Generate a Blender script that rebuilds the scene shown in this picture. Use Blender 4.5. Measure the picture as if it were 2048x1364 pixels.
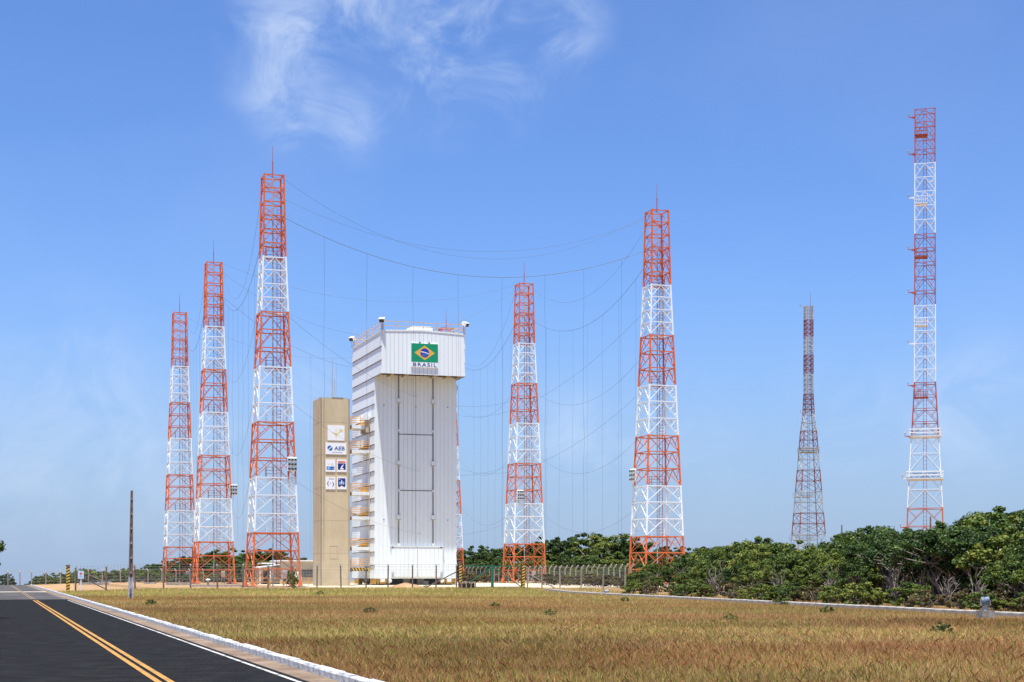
import bpy, math, random
import numpy as np
from mathutils import Vector, Matrix

# ------------------------------------------------------------------ scene, camera, sky, sun
for o in list(bpy.data.objects):
    bpy.data.objects.remove(o)
scene = bpy.context.scene
COL = scene.collection
F, YH, CX, CAMZ = 3150.0, 1147.0, 1024.0, 1.8        # focal length and horizon in photo pixels, eye height

cam_d = bpy.data.cameras.new('camera')
cam_d.sensor_width = 36.0
cam_d.lens = F / 2048 * 36.0
cam_d.shift_y = (YH - 682.0) / 2048.0
cam_d.clip_start = 0.5
cam_d.clip_end = 60000
cam = bpy.data.objects.new('camera', cam_d)
COL.objects.link(cam)
cam.location = (0, 0, CAMZ)
cam.rotation_euler = (math.radians(90), 0, 0)
scene.camera = cam

SUN_TO = Vector((-0.88, -4.37, 22.2)).normalized()
sun_d = bpy.data.lights.new('sun', 'SUN')
sun_d.energy = 4.6
sun_d.angle = math.radians(0.53)
sun_d.color = (1.0, 0.975, 0.925)
sun = bpy.data.objects.new('sun', sun_d)
COL.objects.link(sun)
sun.rotation_euler = SUN_TO.to_track_quat('Z', 'Y').to_euler()
sun.location = (0, 0, 120)

vs = scene.view_settings
vs.view_transform = 'Standard'
vs.look = 'None'
vs.exposure = 1.0
vs.gamma = 1.0
vs.use_curve_mapping = False

world = bpy.data.worlds.new('World')
scene.world = world
world.use_nodes = True
nt = world.node_tree
nt.nodes.clear()
N, L = nt.nodes, nt.links


def wmath(op, a, b=None, clamp=False):
    n = N.new('ShaderNodeMath')
    n.operation = op
    n.use_clamp = clamp
    for i, v in enumerate((a, b)):
        if v is None:
            continue
        if isinstance(v, (int, float)):
            n.inputs[i].default_value = v
        else:
            L.new(v, n.inputs[i])
    return n.outputs[0]


def pix_dir(px, py):
    return Vector(((px - CX) / F, 1.0, (YH - py) / F)).normalized()


wout = N.new('ShaderNodeOutputWorld')
bg = N.new('ShaderNodeBackground')
L.new(bg.outputs[0], wout.inputs[0])
sky = N.new('ShaderNodeTexSky')
sky.sky_type = 'NISHITA'
sky.sun_disc = False
sky.sun_elevation = math.asin(SUN_TO.z)
sky.sun_rotation = math.atan2(SUN_TO.x, SUN_TO.y)
sky.altitude = 0
sky.air_density = 1.0
sky.dust_density = 0.35
sky.ozone_density = 2.2
hsv = N.new('ShaderNodeHueSaturation')
hsv.inputs['Saturation'].default_value = 1.0
hsv.inputs['Value'].default_value = 1.0
L.new(sky.outputs[0], hsv.inputs['Color'])
tint = N.new('ShaderNodeMix')
tint.data_type = 'RGBA'
tint.blend_type = 'MULTIPLY'
tint.inputs[0].default_value = 1.0
L.new(hsv.outputs[0], tint.inputs[6])
tint.inputs[7].default_value = (0.76, 1.0, 1.45, 1)
tc = N.new('ShaderNodeTexCoord')
DIRV = tc.outputs['Generated']
# thin cirrus: fractal noise on the view direction, thick where the wisps drift
mp = N.new('ShaderNodeMapping')
mp.inputs['Scale'].default_value = (1.0, 1.0, 1.25)
mp.inputs['Rotation'].default_value = (0, 0.5, 0)
L.new(DIRV, mp.inputs[0])
nz = N.new('ShaderNodeTexNoise')
nz.inputs['Scale'].default_value = 15
nz.inputs['Detail'].default_value = 9
nz.inputs['Roughness'].default_value = 0.63
nz.inputs['Distortion'].default_value = 0.9
L.new(mp.outputs[0], nz.inputs['Vector'])
wisps = [(590, 70, 150, 1.05), (555, 150, 120, .85), (600, 210, 120, .6), (700, 20, 130, .95), (700, 235, 100, .6),
         (770, 130, 90, .8), (900, 50, 150, 1.0), (990, 60, 130, 1.0), (880, 150, 150, .7), (1000, 165, 120, .65),
         (1110, 55, 120, .8), (170, 800, 240, .40), (250, 900, 300, .38), (40, 900, 260, .36), (600, 790, 120, .45),
         (1150, 880, 150, .5), (1950, 830, 190, .55), (1700, 820, 160, .35), (1300, 920, 220, .35), (430, 960, 200, .45)]
acc = None
for (px, py, r, a) in wisps:
    c = pix_dir(px, py)
    vm = N.new('ShaderNodeVectorMath')
    vm.operation = 'DISTANCE'
    L.new(DIRV, vm.inputs[0])
    vm.inputs[1].default_value = c
    mr = N.new('ShaderNodeMapRange')
    mr.interpolation_type = 'SMOOTHSTEP'
    mr.inputs['From Min'].default_value = 0
    mr.inputs['From Max'].default_value = r / F * 1.15
    mr.inputs['To Min'].default_value = a
    mr.inputs['To Max'].default_value = 0
    L.new(vm.outputs['Value'], mr.inputs['Value'])
    acc = mr.outputs[0] if acc is None else wmath('MAXIMUM', acc, mr.outputs[0])
shaped = N.new('ShaderNodeMapRange')
shaped.interpolation_type = 'SMOOTHSTEP'
shaped.inputs['From Min'].default_value = 0.36
shaped.inputs['From Max'].default_value = 0.70
L.new(nz.outputs[0], shaped.inputs['Value'])
nz2 = N.new('ShaderNodeTexNoise')                    # faint streaks over the whole sky
nz2.inputs['Scale'].default_value = 4
nz2.inputs['Detail'].default_value = 6
L.new(mp.outputs[0], nz2.inputs['Vector'])
faint = N.new('ShaderNodeMapRange')
faint.inputs['From Min'].default_value = 0.5
faint.inputs['From Max'].default_value = 0.8
faint.inputs['To Max'].default_value = 0.10
L.new(nz2.outputs[0], faint.inputs['Value'])
cl = wmath('MULTIPLY', acc, shaped.outputs[0])
cl = wmath('MULTIPLY', cl, 0.74)
cl = wmath('ADD', cl, faint.outputs[0], True)
# sea haze low in the sky, the same all round
sx_ = N.new('ShaderNodeSeparateXYZ')
L.new(DIRV, sx_.inputs[0])
hz = N.new('ShaderNodeMapRange')
hz.interpolation_type = 'SMOOTHSTEP'
hz.inputs['From Min'].default_value = -0.02
hz.inputs['From Max'].default_value = 0.21
hz.inputs['To Min'].default_value = 0.86
hz.inputs['To Max'].default_value = 0.0
L.new(sx_.outputs['Z'], hz.inputs['Value'])
hm = N.new('ShaderNodeMix')
hm.data_type = 'RGBA'
L.new(hz.outputs[0], hm.inputs[0])
L.new(tint.outputs[2], hm.inputs[6])
hm.inputs[7].default_value = (2.95, 4.0, 5.9, 1)
cm = N.new('ShaderNodeMix')
cm.data_type = 'RGBA'
L.new(cl, cm.inputs[0])
L.new(hm.outputs[2], cm.inputs[6])
cm.inputs[7].default_value = (5.8, 6.8, 8.6, 1)
L.new(cm.outputs[2], bg.inputs['Color'])
bg.inputs['Strength'].default_value = 0.06

# ------------------------------------------------------------------ helpers
TH = math.atan2(1039.0, 3150.0)                     # the road, the white tower and the masts share one grid
CU, SU = math.cos(TH), math.sin(TH)
R = random.Random(7)


def to_pq(x, y):
    return CU * x + SU * y, -SU * x + CU * y


def to_xy(p, q):
    return CU * p - SU * q, SU * p + CU * q


def sst(a, b, v):
    t = np.clip((v - a) / (b - a), 0, 1)
    return t * t * (3 - 2 * t)


def gz_pq(p, q):
    z = 0.28 * sst(128, 156, q) * sst(5.6, 16, p) + 0.25 * sst(70, 110, p) * sst(150, 200, q)
    q0 = 258 + 75 * sst(8, 34, p)
    t = np.maximum(q - q0, 0)
    return z - np.minimum(0.0009 * t * t, 0.06 * t + 0.0) * 1.0 - 0.0


def gz(x, y):
    p, q = to_pq(x, y)
    return float(gz_pq(np.float64(p), np.float64(q)))


def at(px, Y):
    """ground point seen at photo column px, at depth Y"""
    x = (px - CX) / F * Y
    return Vector((x, Y, gz(x, Y)))


def zat(py, Y):
    return CAMZ + (YH - py) / F * Y


class MB:
    def __init__(s):
        s.v, s.f = [], []

    def add(s, vs, fs):
        o = len(s.v)
        s.v += [tuple(v) for v in vs]
        s.f += [tuple(i + o for i in f) for f in fs]
        return s

    def box(s, x0, x1, y0, y1, z0, z1):
        return s.add([(x0, y0, z0), (x1, y0, z0), (x1, y1, z0), (x0, y1, z0), (x0, y0, z1), (x1, y0, z1), (x1, y1, z1), (x0, y1, z1)],
                     [(3, 2, 1, 0), (4, 5, 6, 7), (0, 1, 5, 4), (1, 2, 6, 5), (2, 3, 7, 6), (3, 0, 4, 7)])

    def bar(s, a, b, w, h=None):
        h = h or w
        a, b = Vector(a), Vector(b)
        d = (b - a).normalized()
        up = Vector((0, 0, 1)) if abs(d.z) < 0.95 else Vector((0, 1, 0))
        sx = d.cross(up).normalized() * (w / 2)
        sy = sx.cross(d).normalized() * (h / 2)
        vs = [c + i * sx + j * sy for c in (a, b) for (i, j) in ((-1, -1), (1, -1), (1, 1), (-1, 1))]
        return s.add(vs, [(3, 2, 1, 0), (4, 5, 6, 7), (0, 1, 5, 4), (1, 2, 6, 5), (2, 3, 7, 6), (3, 0, 4, 7)])

    def tube(s, pts, rad, n=6, cap=True):
        pts = [Vector(p) for p in pts]
        if isinstance(rad, (int, float)):
            rad = [rad] * len(pts)
        o = len(s.v)
        ref = Vector((0, 0, 1))
        for i, p in enumerate(pts):
            d = (pts[min(i + 1, len(pts) - 1)] - pts[max(i - 1, 0)]).normalized()
            r0 = ref if abs(d.dot(ref)) < 0.93 else Vector((1, 0, 0))
            a = d.cross(r0).normalized()
            b = d.cross(a).normalized()
            for k in range(n):
                t = 2 * math.pi * k / n
                s.v.append(tuple(p + (a * math.cos(t) + b * math.sin(t)) * rad[i]))
        for i in range(len(pts) - 1):
            for k in range(n):
                s.f.append((o + i * n + k, o + i * n + (k + 1) % n, o + (i + 1) * n + (k + 1) % n, o + (i + 1) * n + k))
        if cap:
            s.f.append(tuple(o + k for k in range(n))[::-1])
            s.f.append(tuple(o + (len(pts) - 1) * n + k for k in range(n)))
        return s

    def lathe(s, prof, c=(0, 0, 0), n=16, axis='z'):
        o = len(s.v)
        for (r, h) in prof:
            for k in range(n):
                t = 2 * math.pi * k / n
                a, b = r * math.cos(t), r * math.sin(t)
                v = (a, b, h) if axis == 'z' else ((a, h, b) if axis == 'y' else (h, a, b))
                s.v.append((v[0] + c[0], v[1] + c[1], v[2] + c[2]))
        for i in range(len(prof) - 1):
            for k in range(n):
                s.f.append((o + i * n + k, o + i * n + (k + 1) % n, o + (i + 1) * n + (k + 1) % n, o + (i + 1) * n + k))
        s.f.append(tuple(o + k for k in range(n))[::-1])
        s.f.append(tuple(o + (len(prof) - 1) * n + k for k in range(n)))
        return s

    def prism_y(s, poly, y0, y1):
        """polygon in x,z extruded along y (front face at y0)"""
        n = len(poly)
        vs = [(x, y0, z) for x, z in poly] + [(x, y1, z) for x, z in poly]
        fs = [tuple(range(n)), tuple(range(2 * n - 1, n - 1, -1))] + [(i, n + i, n + (i + 1) % n, (i + 1) % n) for i in range(n)]
        return s.add(vs, fs)

    def mesh(s, name, mat, smooth=False):
        m = bpy.data.meshes.new(name)
        m.from_pydata(s.v, [], s.f)
        m.materials.append(mat)
        if smooth:
            m.shade_smooth()
        m.update()
        return m

    def build(s, name, mat, parent=None, smooth=False):
        return link(name, s.mesh(name, mat, smooth), parent)


def link(name, mesh, parent=None):
    o = bpy.data.objects.new(name, mesh)
    COL.objects.link(o)
    if parent is not None:
        o.parent = parent
    return o


def tag(o, label=None, cat=None, group=None, kind=None):
    if label:
        o['label'] = label
    if cat:
        o['category'] = cat
    if group:
        o['group'] = group
    if kind:
        o['kind'] = kind
    return o


def thing(name, label, cat, loc=(0, 0, 0), rz=0.0, group=None):
    o = bpy.data.objects.new(name, None)
    o.empty_display_size = 0.3
    COL.objects.link(o)
    o.location = loc
    o.rotation_euler = (0, 0, rz)
    return tag(o, label, cat, group)


# ------------------------------------------------------------------ materials
def mat(name, col, rough=0.6, var=0.12, scale=3.0, col2=None, bump=0.0, bscale=40.0, metal=0.0, stretch=(1, 1, 1), spec=0.4, contrast=(0.35, 0.68), detail=6):
    m = bpy.data.materials.new(name)
    m.use_nodes = True
    n, l = m.node_tree.nodes, m.node_tree.links
    b = n['Principled BSDF']
    b.inputs['Roughness'].default_value = rough
    b.inputs['Metallic'].default_value = metal
    b.inputs['Specular IOR Level'].default_value = spec
    t = n.new('ShaderNodeTexCoord')
    mpn = n.new('ShaderNodeMapping')
    mpn.inputs['Scale'].default_value = stretch
    l.new(t.outputs['Object'], mpn.inputs[0])
    nn = n.new('ShaderNodeTexNoise')
    nn.inputs['Scale'].default_value = scale
    nn.inputs['Detail'].default_value = detail
    nn.inputs['Roughness'].default_value = 0.65
    l.new(mpn.outputs[0], nn.inputs['Vector'])
    r = n.new('ShaderNodeValToRGB')
    r.color_ramp.elements[0].position, r.color_ramp.elements[1].position = contrast
    c2 = col2 or tuple(c * (1 - var) for c in col)
    c1 = col if col2 else tuple(min(1, c * (1 + var * 0.5)) for c in col)
    r.color_ramp.elements[0].color = (*c2, 1)
    r.color_ramp.elements[1].color = (*c1, 1)
    l.new(nn.outputs[0], r.inputs[0])
    l.new(r.outputs[0], b.inputs['Base Color'])
    if bump:
        n2 = n.new('ShaderNodeTexNoise')
        n2.inputs['Scale'].default_value = bscale
        n2.inputs['Detail'].default_value = 4
        l.new(t.outputs['Object'], n2.inputs['Vector'])
        bp = n.new('ShaderNodeBump')
        bp.inputs['Strength'].default_value = bump
        bp.inputs['Distance'].default_value = 0.02
        l.new(n2.outputs[0], bp.inputs['Height'])
        l.new(bp.outputs[0], b.inputs['Normal'])
    return m


def leaf_mat(name, stops, trans=0.3, rough=0.55):
    m = bpy.data.materials.new(name)
    m.use_nodes = True
    n, l = m.node_tree.nodes, m.node_tree.links
    b = n['Principled BSDF']
    b.inputs['Roughness'].default_value = rough
    b.inputs['Specular IOR Level'].default_value = 0.25
    a = n.new('ShaderNodeAttribute')
    a.attribute_name = 'tint'
    oi = n.new('ShaderNodeObjectInfo')
    ad = n.new('ShaderNodeMath')
    ad.operation = 'MULTIPLY_ADD'
    l.new(oi.outputs['Random'], ad.inputs[0])
    ad.inputs[1].default_value = 0.30
    l.new(a.outputs['Fac'], ad.inputs[2])
    sb = n.new('ShaderNodeMath')
    sb.operation = 'SUBTRACT'
    l.new(ad.outputs[0], sb.inputs[0])
    sb.inputs[1].default_value = 0.15
    r = n.new('ShaderNodeValToRGB')
    while len(r.color_ramp.elements) < len(stops):
        r.color_ramp.elements.new(0.5)
    for e, (p, c) in zip(r.color_ramp.elements, stops):
        e.position = p
        e.color = (*c, 1)
    l.new(sb.outputs[0], r.inputs[0])
    l.new(r.outputs[0], b.inputs['Base Color'])
    if trans:
        tr = n.new('ShaderNodeBsdfTranslucent')
        l.new(r.outputs[0], tr.inputs['Color'])
        mx = n.new('ShaderNodeMixShader')
        mx.inputs[0].default_value = trans
        l.new(b.outputs[0], mx.inputs[1])
        l.new(tr.outputs[0], mx.inputs[2])
        l.new(mx.outputs[0], n['Material Output'].inputs['Surface'])
    return m


M = {
    'orange': mat('orange_paint', (0.68, 0.155, 0.042), 0.5, 0.22, 1.5),
    'whitep': mat('white_paint', (0.78, 0.83, 0.84), 0.5, 0.08, 1.5),
    'redp': mat('dull_red_paint', (0.42, 0.075, 0.045), 0.6, 0.25, 0.8),
    'darkred': mat('rusty_red_paint', (0.27, 0.065, 0.045), 0.7, 0.3, 0.8),
    'greyp': mat('faded_white_paint', (0.46, 0.45, 0.43), 0.6, 0.3, 0.6),
    'galv': mat('galvanised_steel', (0.42, 0.42, 0.42), 0.5, 0.2, 3),
    'cladding': mat('white_cladding', (0.78, 0.835, 0.84), 0.45, 0.05, 0.35, stretch=(1, 1, 0.25)),
    'whitebox': mat('white_enamel', (0.76, 0.79, 0.78), 0.4, 0.06, 2),
    'seam': mat('dark_seam', (0.10, 0.10, 0.105), 0.7, 0.2, 2),
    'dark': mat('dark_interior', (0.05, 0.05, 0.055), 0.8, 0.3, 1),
    'glass': mat('dark_glass', (0.03, 0.035, 0.04), 0.12, 0.2, 1),
    'soffit': mat('brown_steel_and_shade', (0.15, 0.10, 0.065), 0.7, 0.3, 1.5),  # steel brown, also the painted shade on the stair landing sides
    'beam': mat('tan_beam', (0.55, 0.45, 0.32), 0.6, 0.2, 2),
    'yellow': mat('yellow_ochre_paint', (0.75, 0.40, 0.10), 0.55, 0.18, 2),
    'yellow2': mat('machine_yellow', (0.62, 0.36, 0.05), 0.55, 0.3, 2),
    'stripe': mat('warning_yellow', (0.80, 0.50, 0.06), 0.55, 0.18, 3),
    'black': mat('black_paint', (0.03, 0.03, 0.03), 0.6, 0.3, 3),
    'concrete': mat('tan_concrete', (0.60, 0.50, 0.325), 0.9, 0.2, 0.55, col2=(0.49, 0.405, 0.265), bump=0.15, bscale=6, stretch=(1, 1, 0.45)),
    'concrete_line': mat('concrete_joint', (0.40, 0.33, 0.225), 0.9, 0.2, 2),
    'greyconc': mat('weathered_concrete', (0.38, 0.35, 0.31), 0.92, 0.3, 5, col2=(0.14, 0.13, 0.115), bump=0.3, bscale=30),
    'post': mat('grey_brown_post', (0.24, 0.19, 0.155), 0.9, 0.3, 4, col2=(0.11, 0.085, 0.07), bump=0.3, bscale=30),
    'palepost': mat('pale_concrete_post', (0.42, 0.37, 0.31), 0.9, 0.3, 4, col2=(0.27, 0.23, 0.19)),
    'wire': mat('fence_wire', (0.17, 0.17, 0.17), 0.6, 0.2, 5, metal=0.4),
    'cable': mat('dark_cable', (0.10, 0.105, 0.12), 0.6, 0.2, 5),
    'mesh': mat('chain_link_wire', (0.25, 0.26, 0.24), 0.6, 0.2, 5, metal=0.3),
    'green': mat('gate_green', (0.02, 0.17, 0.09), 0.5, 0.25, 3),
    'wall': mat('beige_render', (0.50, 0.44, 0.34), 0.9, 0.15, 1.2),
    'roofw': mat('white_roof', (0.75, 0.75, 0.74), 0.6, 0.1, 2),
    'signw': mat('white_sign', (0.84, 0.85, 0.85), 0.4, 0.03, 3),
    'flag_green': mat('flag_green', (0.0, 0.28, 0.13), 0.5, 0.06, 3),
    'flag_yellow': mat('flag_yellow', (0.72, 0.42, 0.06), 0.5, 0.05, 3),
    'flag_blue': mat('flag_blue', (0.01, 0.045, 0.36), 0.5, 0.05, 3),
    'txtblue': mat('letter_blue', (0.01, 0.10, 0.26), 0.5, 0.05, 3),
    'aeb': mat('logo_blue', (0.005, 0.13, 0.42), 0.5, 0.05, 3),
    'navy': mat('logo_navy', (0.008, 0.03, 0.20), 0.5, 0.1, 3),
    'sky_logo': mat('logo_pale_blue', (0.25, 0.45, 0.75), 0.5, 0.2, 8),
    'gold': mat('logo_pale_gold', (0.72, 0.66, 0.32), 0.5, 0.15, 6),
    'red': mat('logo_red', (0.62, 0.08, 0.06), 0.5, 0.1, 5),
    'pinkred': mat('logo_faded_red', (0.75, 0.25, 0.24), 0.5, 0.15, 5),
    'logogreen': mat('logo_green', (0.15, 0.38, 0.30), 0.5, 0.1, 5),
    'bark': mat('grey_bark', (0.26, 0.22, 0.18), 0.9, 0.3, 5, col2=(0.12, 0.10, 0.08)),
    'cardboard': mat('dry_brown_leaves', (0.22, 0.15, 0.07), 0.9, 0.4, 9, col2=(0.07, 0.05, 0.03)),
    'bluelamp': mat('blue_grey_lamp_housing', (0.10, 0.145, 0.21), 0.35, 0.25, 6),
    'limewash': mat('white_limewash', (0.50, 0.51, 0.52), 0.9, 0.3, 5, col2=(0.24, 0.22, 0.21), bump=0.35, bscale=22, contrast=(0.36, 0.56)),
    'kerbgrey': mat('grey_kerb_concrete', (0.40, 0.375, 0.34), 0.9, 0.3, 3, col2=(0.24, 0.22, 0.19), bump=0.3, bscale=20),
}


def ground_mat(name, stops, scale1, scale2, rough=0.95, bump=0.4, bscale=12, spec=0.15):
    m = bpy.data.materials.new(name)
    m.use_nodes = True
    n, l = m.node_tree.nodes, m.node_tree.links
    b = n['Principled BSDF']
    b.inputs['Roughness'].default_value = rough
    b.inputs['Specular IOR Level'].default_value = spec
    t = n.new('ShaderNodeTexCoord')
    outs = []
    for sc, dt in ((scale1, 5), (scale2, 8)):
        q = n.new('ShaderNodeTexNoise')
        q.inputs['Scale'].default_value = sc
        q.inputs['Detail'].default_value = dt
        q.inputs['Roughness'].default_value = 0.65
        l.new(t.outputs['Object'], q.inputs['Vector'])
        outs.append(q.outputs[0])
    mx = n.new('ShaderNodeMath')
    mx.operation = 'MULTIPLY_ADD'
    l.new(outs[0], mx.inputs[0])
    mx.inputs[1].default_value = 0.6
    h = n.new('ShaderNodeMath')
    h.operation = 'MULTIPLY'
    l.new(outs[1], h.inputs[0])
    h.inputs[1].default_value = 0.4
    l.new(h.outputs[0], mx.inputs[2])
    r = n.new('ShaderNodeValToRGB')
    while len(r.color_ramp.elements) < len(stops):
        r.color_ramp.elements.new(0.5)
    for e, (p, c) in zip(r.color_ramp.elements, stops):
        e.position = p
        e.color = (*c, 1)
    l.new(mx.outputs[0], r.inputs[0])
    l.new(r.outputs[0], b.inputs['Base Color'])
    n2 = n.new('ShaderNodeTexNoise')
    n2.inputs['Scale'].default_value = bscale
    n2.inputs['Detail'].default_value = 6
    l.new(t.outputs['Object'], n2.inputs['Vector'])
    bp = n.new('ShaderNodeBump')
    bp.inputs['Strength'].default_value = bump
    bp.inputs['Distance'].default_value = 0.05
    l.new(n2.outputs[0], bp.inputs['Height'])
    l.new(bp.outputs[0], b.inputs['Normal'])
    return m


M['soil'] = ground_mat('dry_field_soil', [(0.3, (0.13, 0.075, 0.036)), (0.5, (0.24, 0.15, 0.068)), (0.7, (0.31, 0.21, 0.10))], 0.25, 6)
M['sand'] = ground_mat('orange_sand', [(0.34, (0.22, 0.125, 0.062)), (0.5, (0.33, 0.20, 0.10)), (0.64, (0.40, 0.285, 0.16))], 0.35, 4)
M['pad'] = ground_mat('pale_pad', [(0.3, (0.42, 0.345, 0.23)), (0.5, (0.50, 0.425, 0.30)), (0.7, (0.55, 0.48, 0.36))], 0.3, 5, bump=0.1)
M['asphalt'] = ground_mat('dark_asphalt', [(0.34, (0.007, 0.007, 0.007)), (0.5, (0.0125, 0.0122, 0.012)), (0.66, (0.024, 0.023, 0.022))], 1.6, 14, rough=0.95, bump=0.5, bscale=90, spec=0.08)
M['asphalt_old'] = ground_mat('worn_asphalt', [(0.36, (0.022, 0.022, 0.023)), (0.48, (0.060, 0.056, 0.054)), (0.62, (0.115, 0.104, 0.095))], 0.35, 20, rough=0.9, bump=0.4, bscale=60)
M['gutter'] = ground_mat('dusty_gutter', [(0.34, (0.085, 0.055, 0.036)), (0.48, (0.17, 0.12, 0.082)), (0.64, (0.27, 0.205, 0.15))], 0.9, 9, bump=0.3)
M['concstrip'] = ground_mat('pale_concrete_strip', [(0.3, (0.42, 0.34, 0.26)), (0.6, (0.62, 0.54, 0.44))], 1.0, 8, bump=0.1)


def line_mat(name, col, worn, lo, hi):
    m = mat(name, col, 0.75, 0.1, 2.2, col2=worn, contrast=(lo, hi), detail=9, bump=0.2, bscale=60)
    return m


M['yline'] = line_mat('yellow_road_paint', (0.40, 0.20, 0.035), (0.20, 0.105, 0.03), 0.34, 0.56)
M['wline'] = line_mat('white_road_paint', (0.46, 0.45, 0.43), (0.13, 0.115, 0.10), 0.38, 0.52)
M['yline_old'] = line_mat('worn_yellow_paint', (0.30, 0.18, 0.07), (0.11, 0.09, 0.07), 0.42, 0.62)
M['wline_old'] = line_mat('worn_white_paint', (0.34, 0.31, 0.28), (0.12, 0.105, 0.09), 0.42, 0.62)
M['sea'] = mat('sea_water', (0.13, 0.165, 0.215), 0.7, 0.1, 0.002)
M['leaf'] = leaf_mat('scrub_leaf', [(0.0, (0.022, 0.045, 0.009)), (0.36, (0.065, 0.110, 0.018)), (0.66, (0.16, 0.20, 0.032)), (1.0, (0.32, 0.30, 0.055))])
M['leaf_dark'] = leaf_mat('dark_tree_leaf', [(0.0, (0.014, 0.032, 0.008)), (0.45, (0.040, 0.080, 0.015)), (0.75, (0.085, 0.135, 0.024)), (1.0, (0.17, 0.20, 0.04))])
M['leaf_dry'] = leaf_mat('dry_scrub_leaf', [(0.0, (0.06, 0.045, 0.02)), (0.5, (0.12, 0.10, 0.035)), (1.0, (0.24, 0.18, 0.07))])
M['grass'] = None


def grass_mat():
    m = bpy.data.materials.new('dry_grass_blades')
    m.use_nodes = True
    n, l = m.node_tree.nodes, m.node_tree.links
    b = n['Principled BSDF']
    b.inputs['Roughness'].default_value = 0.7
    b.inputs['Specular IOR Level'].default_value = 0.15
    a = n.new('ShaderNodeAttribute')
    a.attribute_name = 'blade'
    l.new(a.outputs['Color'], b.inputs['Base Color'])
    tr = n.new('ShaderNodeBsdfTranslucent')
    l.new(a.outputs['Color'], tr.inputs['Color'])
    mx = n.new('ShaderNodeMixShader')
    mx.inputs[0].default_value = 0.35
    l.new(b.outputs[0], mx.inputs[1])
    l.new(tr.outputs[0], mx.inputs[2])
    l.new(mx.outputs[0], n['Material Output'].inputs['Surface'])
    return m


M['grass'] = grass_mat()

# ------------------------------------------------------------------ terrain, sea, road
YEL = 2.69                                           # road centre line in grid coordinate p
KERB_IN, KERB_OUT = YEL + 2.78, YEL + 2.98


def sheet(name, ps, qs, material, lift, kind='structure', parent=None, wobble=0.0):
    vs, fs = [], []
    rr = random.Random(len(name))
    for j, q in enumerate(qs):
        for i, p in enumerate(ps):
            pp, qq = p, q
            if wobble and (i in (0, len(ps) - 1) or j in (0, len(qs) - 1)):
                pp += rr.uniform(-wobble, wobble)
                qq += rr.uniform(-wobble, wobble)
            x, y = to_xy(pp, qq)
            vs.append((x, y, float(gz_pq(np.float64(pp), np.float64(qq))) + lift))
    n = len(ps)
    for j in range(len(qs) - 1):
        for i in range(n - 1):
            a = j * n + i
            fs.append((a, a + 1, a + n + 1, a + n))
    o = MB().add(vs, fs).build(name, material, parent, True)
    if kind and parent is None:
        o['kind'] = kind
    return o


def rng(a, b, st):
    n = max(1, int(round((b - a) / st)))
    return [a + (b - a) * i / n for i in range(n + 1)]


QG = [-60, -20] + rng(0, 120, 20) + rng(124, 160, 4)[0:] + rng(170, 250, 10) + rng(254, 420, 4) + rng(440, 1000, 40) + [1500, 2500]
PG = [-1500, -700, -300, -150, -80, -40, -15] + rng(-5, 5.6, 5) + rng(8, 40, 4) + rng(50, 120, 7) + [160, 220, 300, 450, 700, 1200]
sheet('ground', PG, QG, M['soil'], -0.012)

sea = MB()
sea.add([(-40000, 300, -22), (40000, 300, -22), (40000, 45000, -22), (-40000, 45000, -22)], [(0, 1, 2, 3)])
tag(sea.build('sea', M['sea']), kind='structure')

QR = rng(10, 250, 4) + rng(252, 330, 2)
road = sheet('road', [YEL - 3.1, YEL - 1.5, YEL, YEL + 1.2, YEL + 2.3], [q for q in QR if q <= 114.1], M['asphalt'], 0.004)
sheet('worn_road', [YEL - 3.1, YEL - 1.5, YEL, YEL + 1.2, YEL + 2.3], [114.1] + [q for q in QR if q > 114.2], M['asphalt_old'], 0.0035)
sheet('gutter', [YEL + 2.3, KERB_IN + .02], QR, M['gutter'], 0.002)
sheet('road_shoulder', [YEL - 9, YEL - 6, YEL - 3.1], QR, M['sand'], 0.0015)
sheet('road_threshold', [YEL - 3.1, YEL, YEL + 2.3], [159.0, 162.6], M['concstrip'], 0.012)
for s0, s1, mt in ((-0.15, -0.04, 'yline'), (0.05, 0.16, 'yline'), (2.08, 2.16, 'wline')):
    lf_ = 0.016 if mt == 'yline' else 0.010
    sheet('road_line', [YEL + s0, YEL + s1], [q for q in QR if q < 114], M[mt], lf_)
    sheet('road_line', [YEL + s0, YEL + s1], [q for q in QR if 113 < q < 262], M[mt + '_old'], lf_ - .002)

# inside the fence: orange sand, then the pale pad round the white tower
sheet('sandy_yard', rng(KERB_OUT + .05, 130, 6), rng(157.5, 300, 6), M['sand'], 0.006, wobble=0.5)
sheet('launch_pad', rng(34, 84, 3), rng(170, 236, 4), M['pad'], 0.014, wobble=0.5)
sheet('access_drive', rng(56, 100, 3), rng(159, 169.6, 2.5), M['pad'], 0.014, wobble=0.5)

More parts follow.
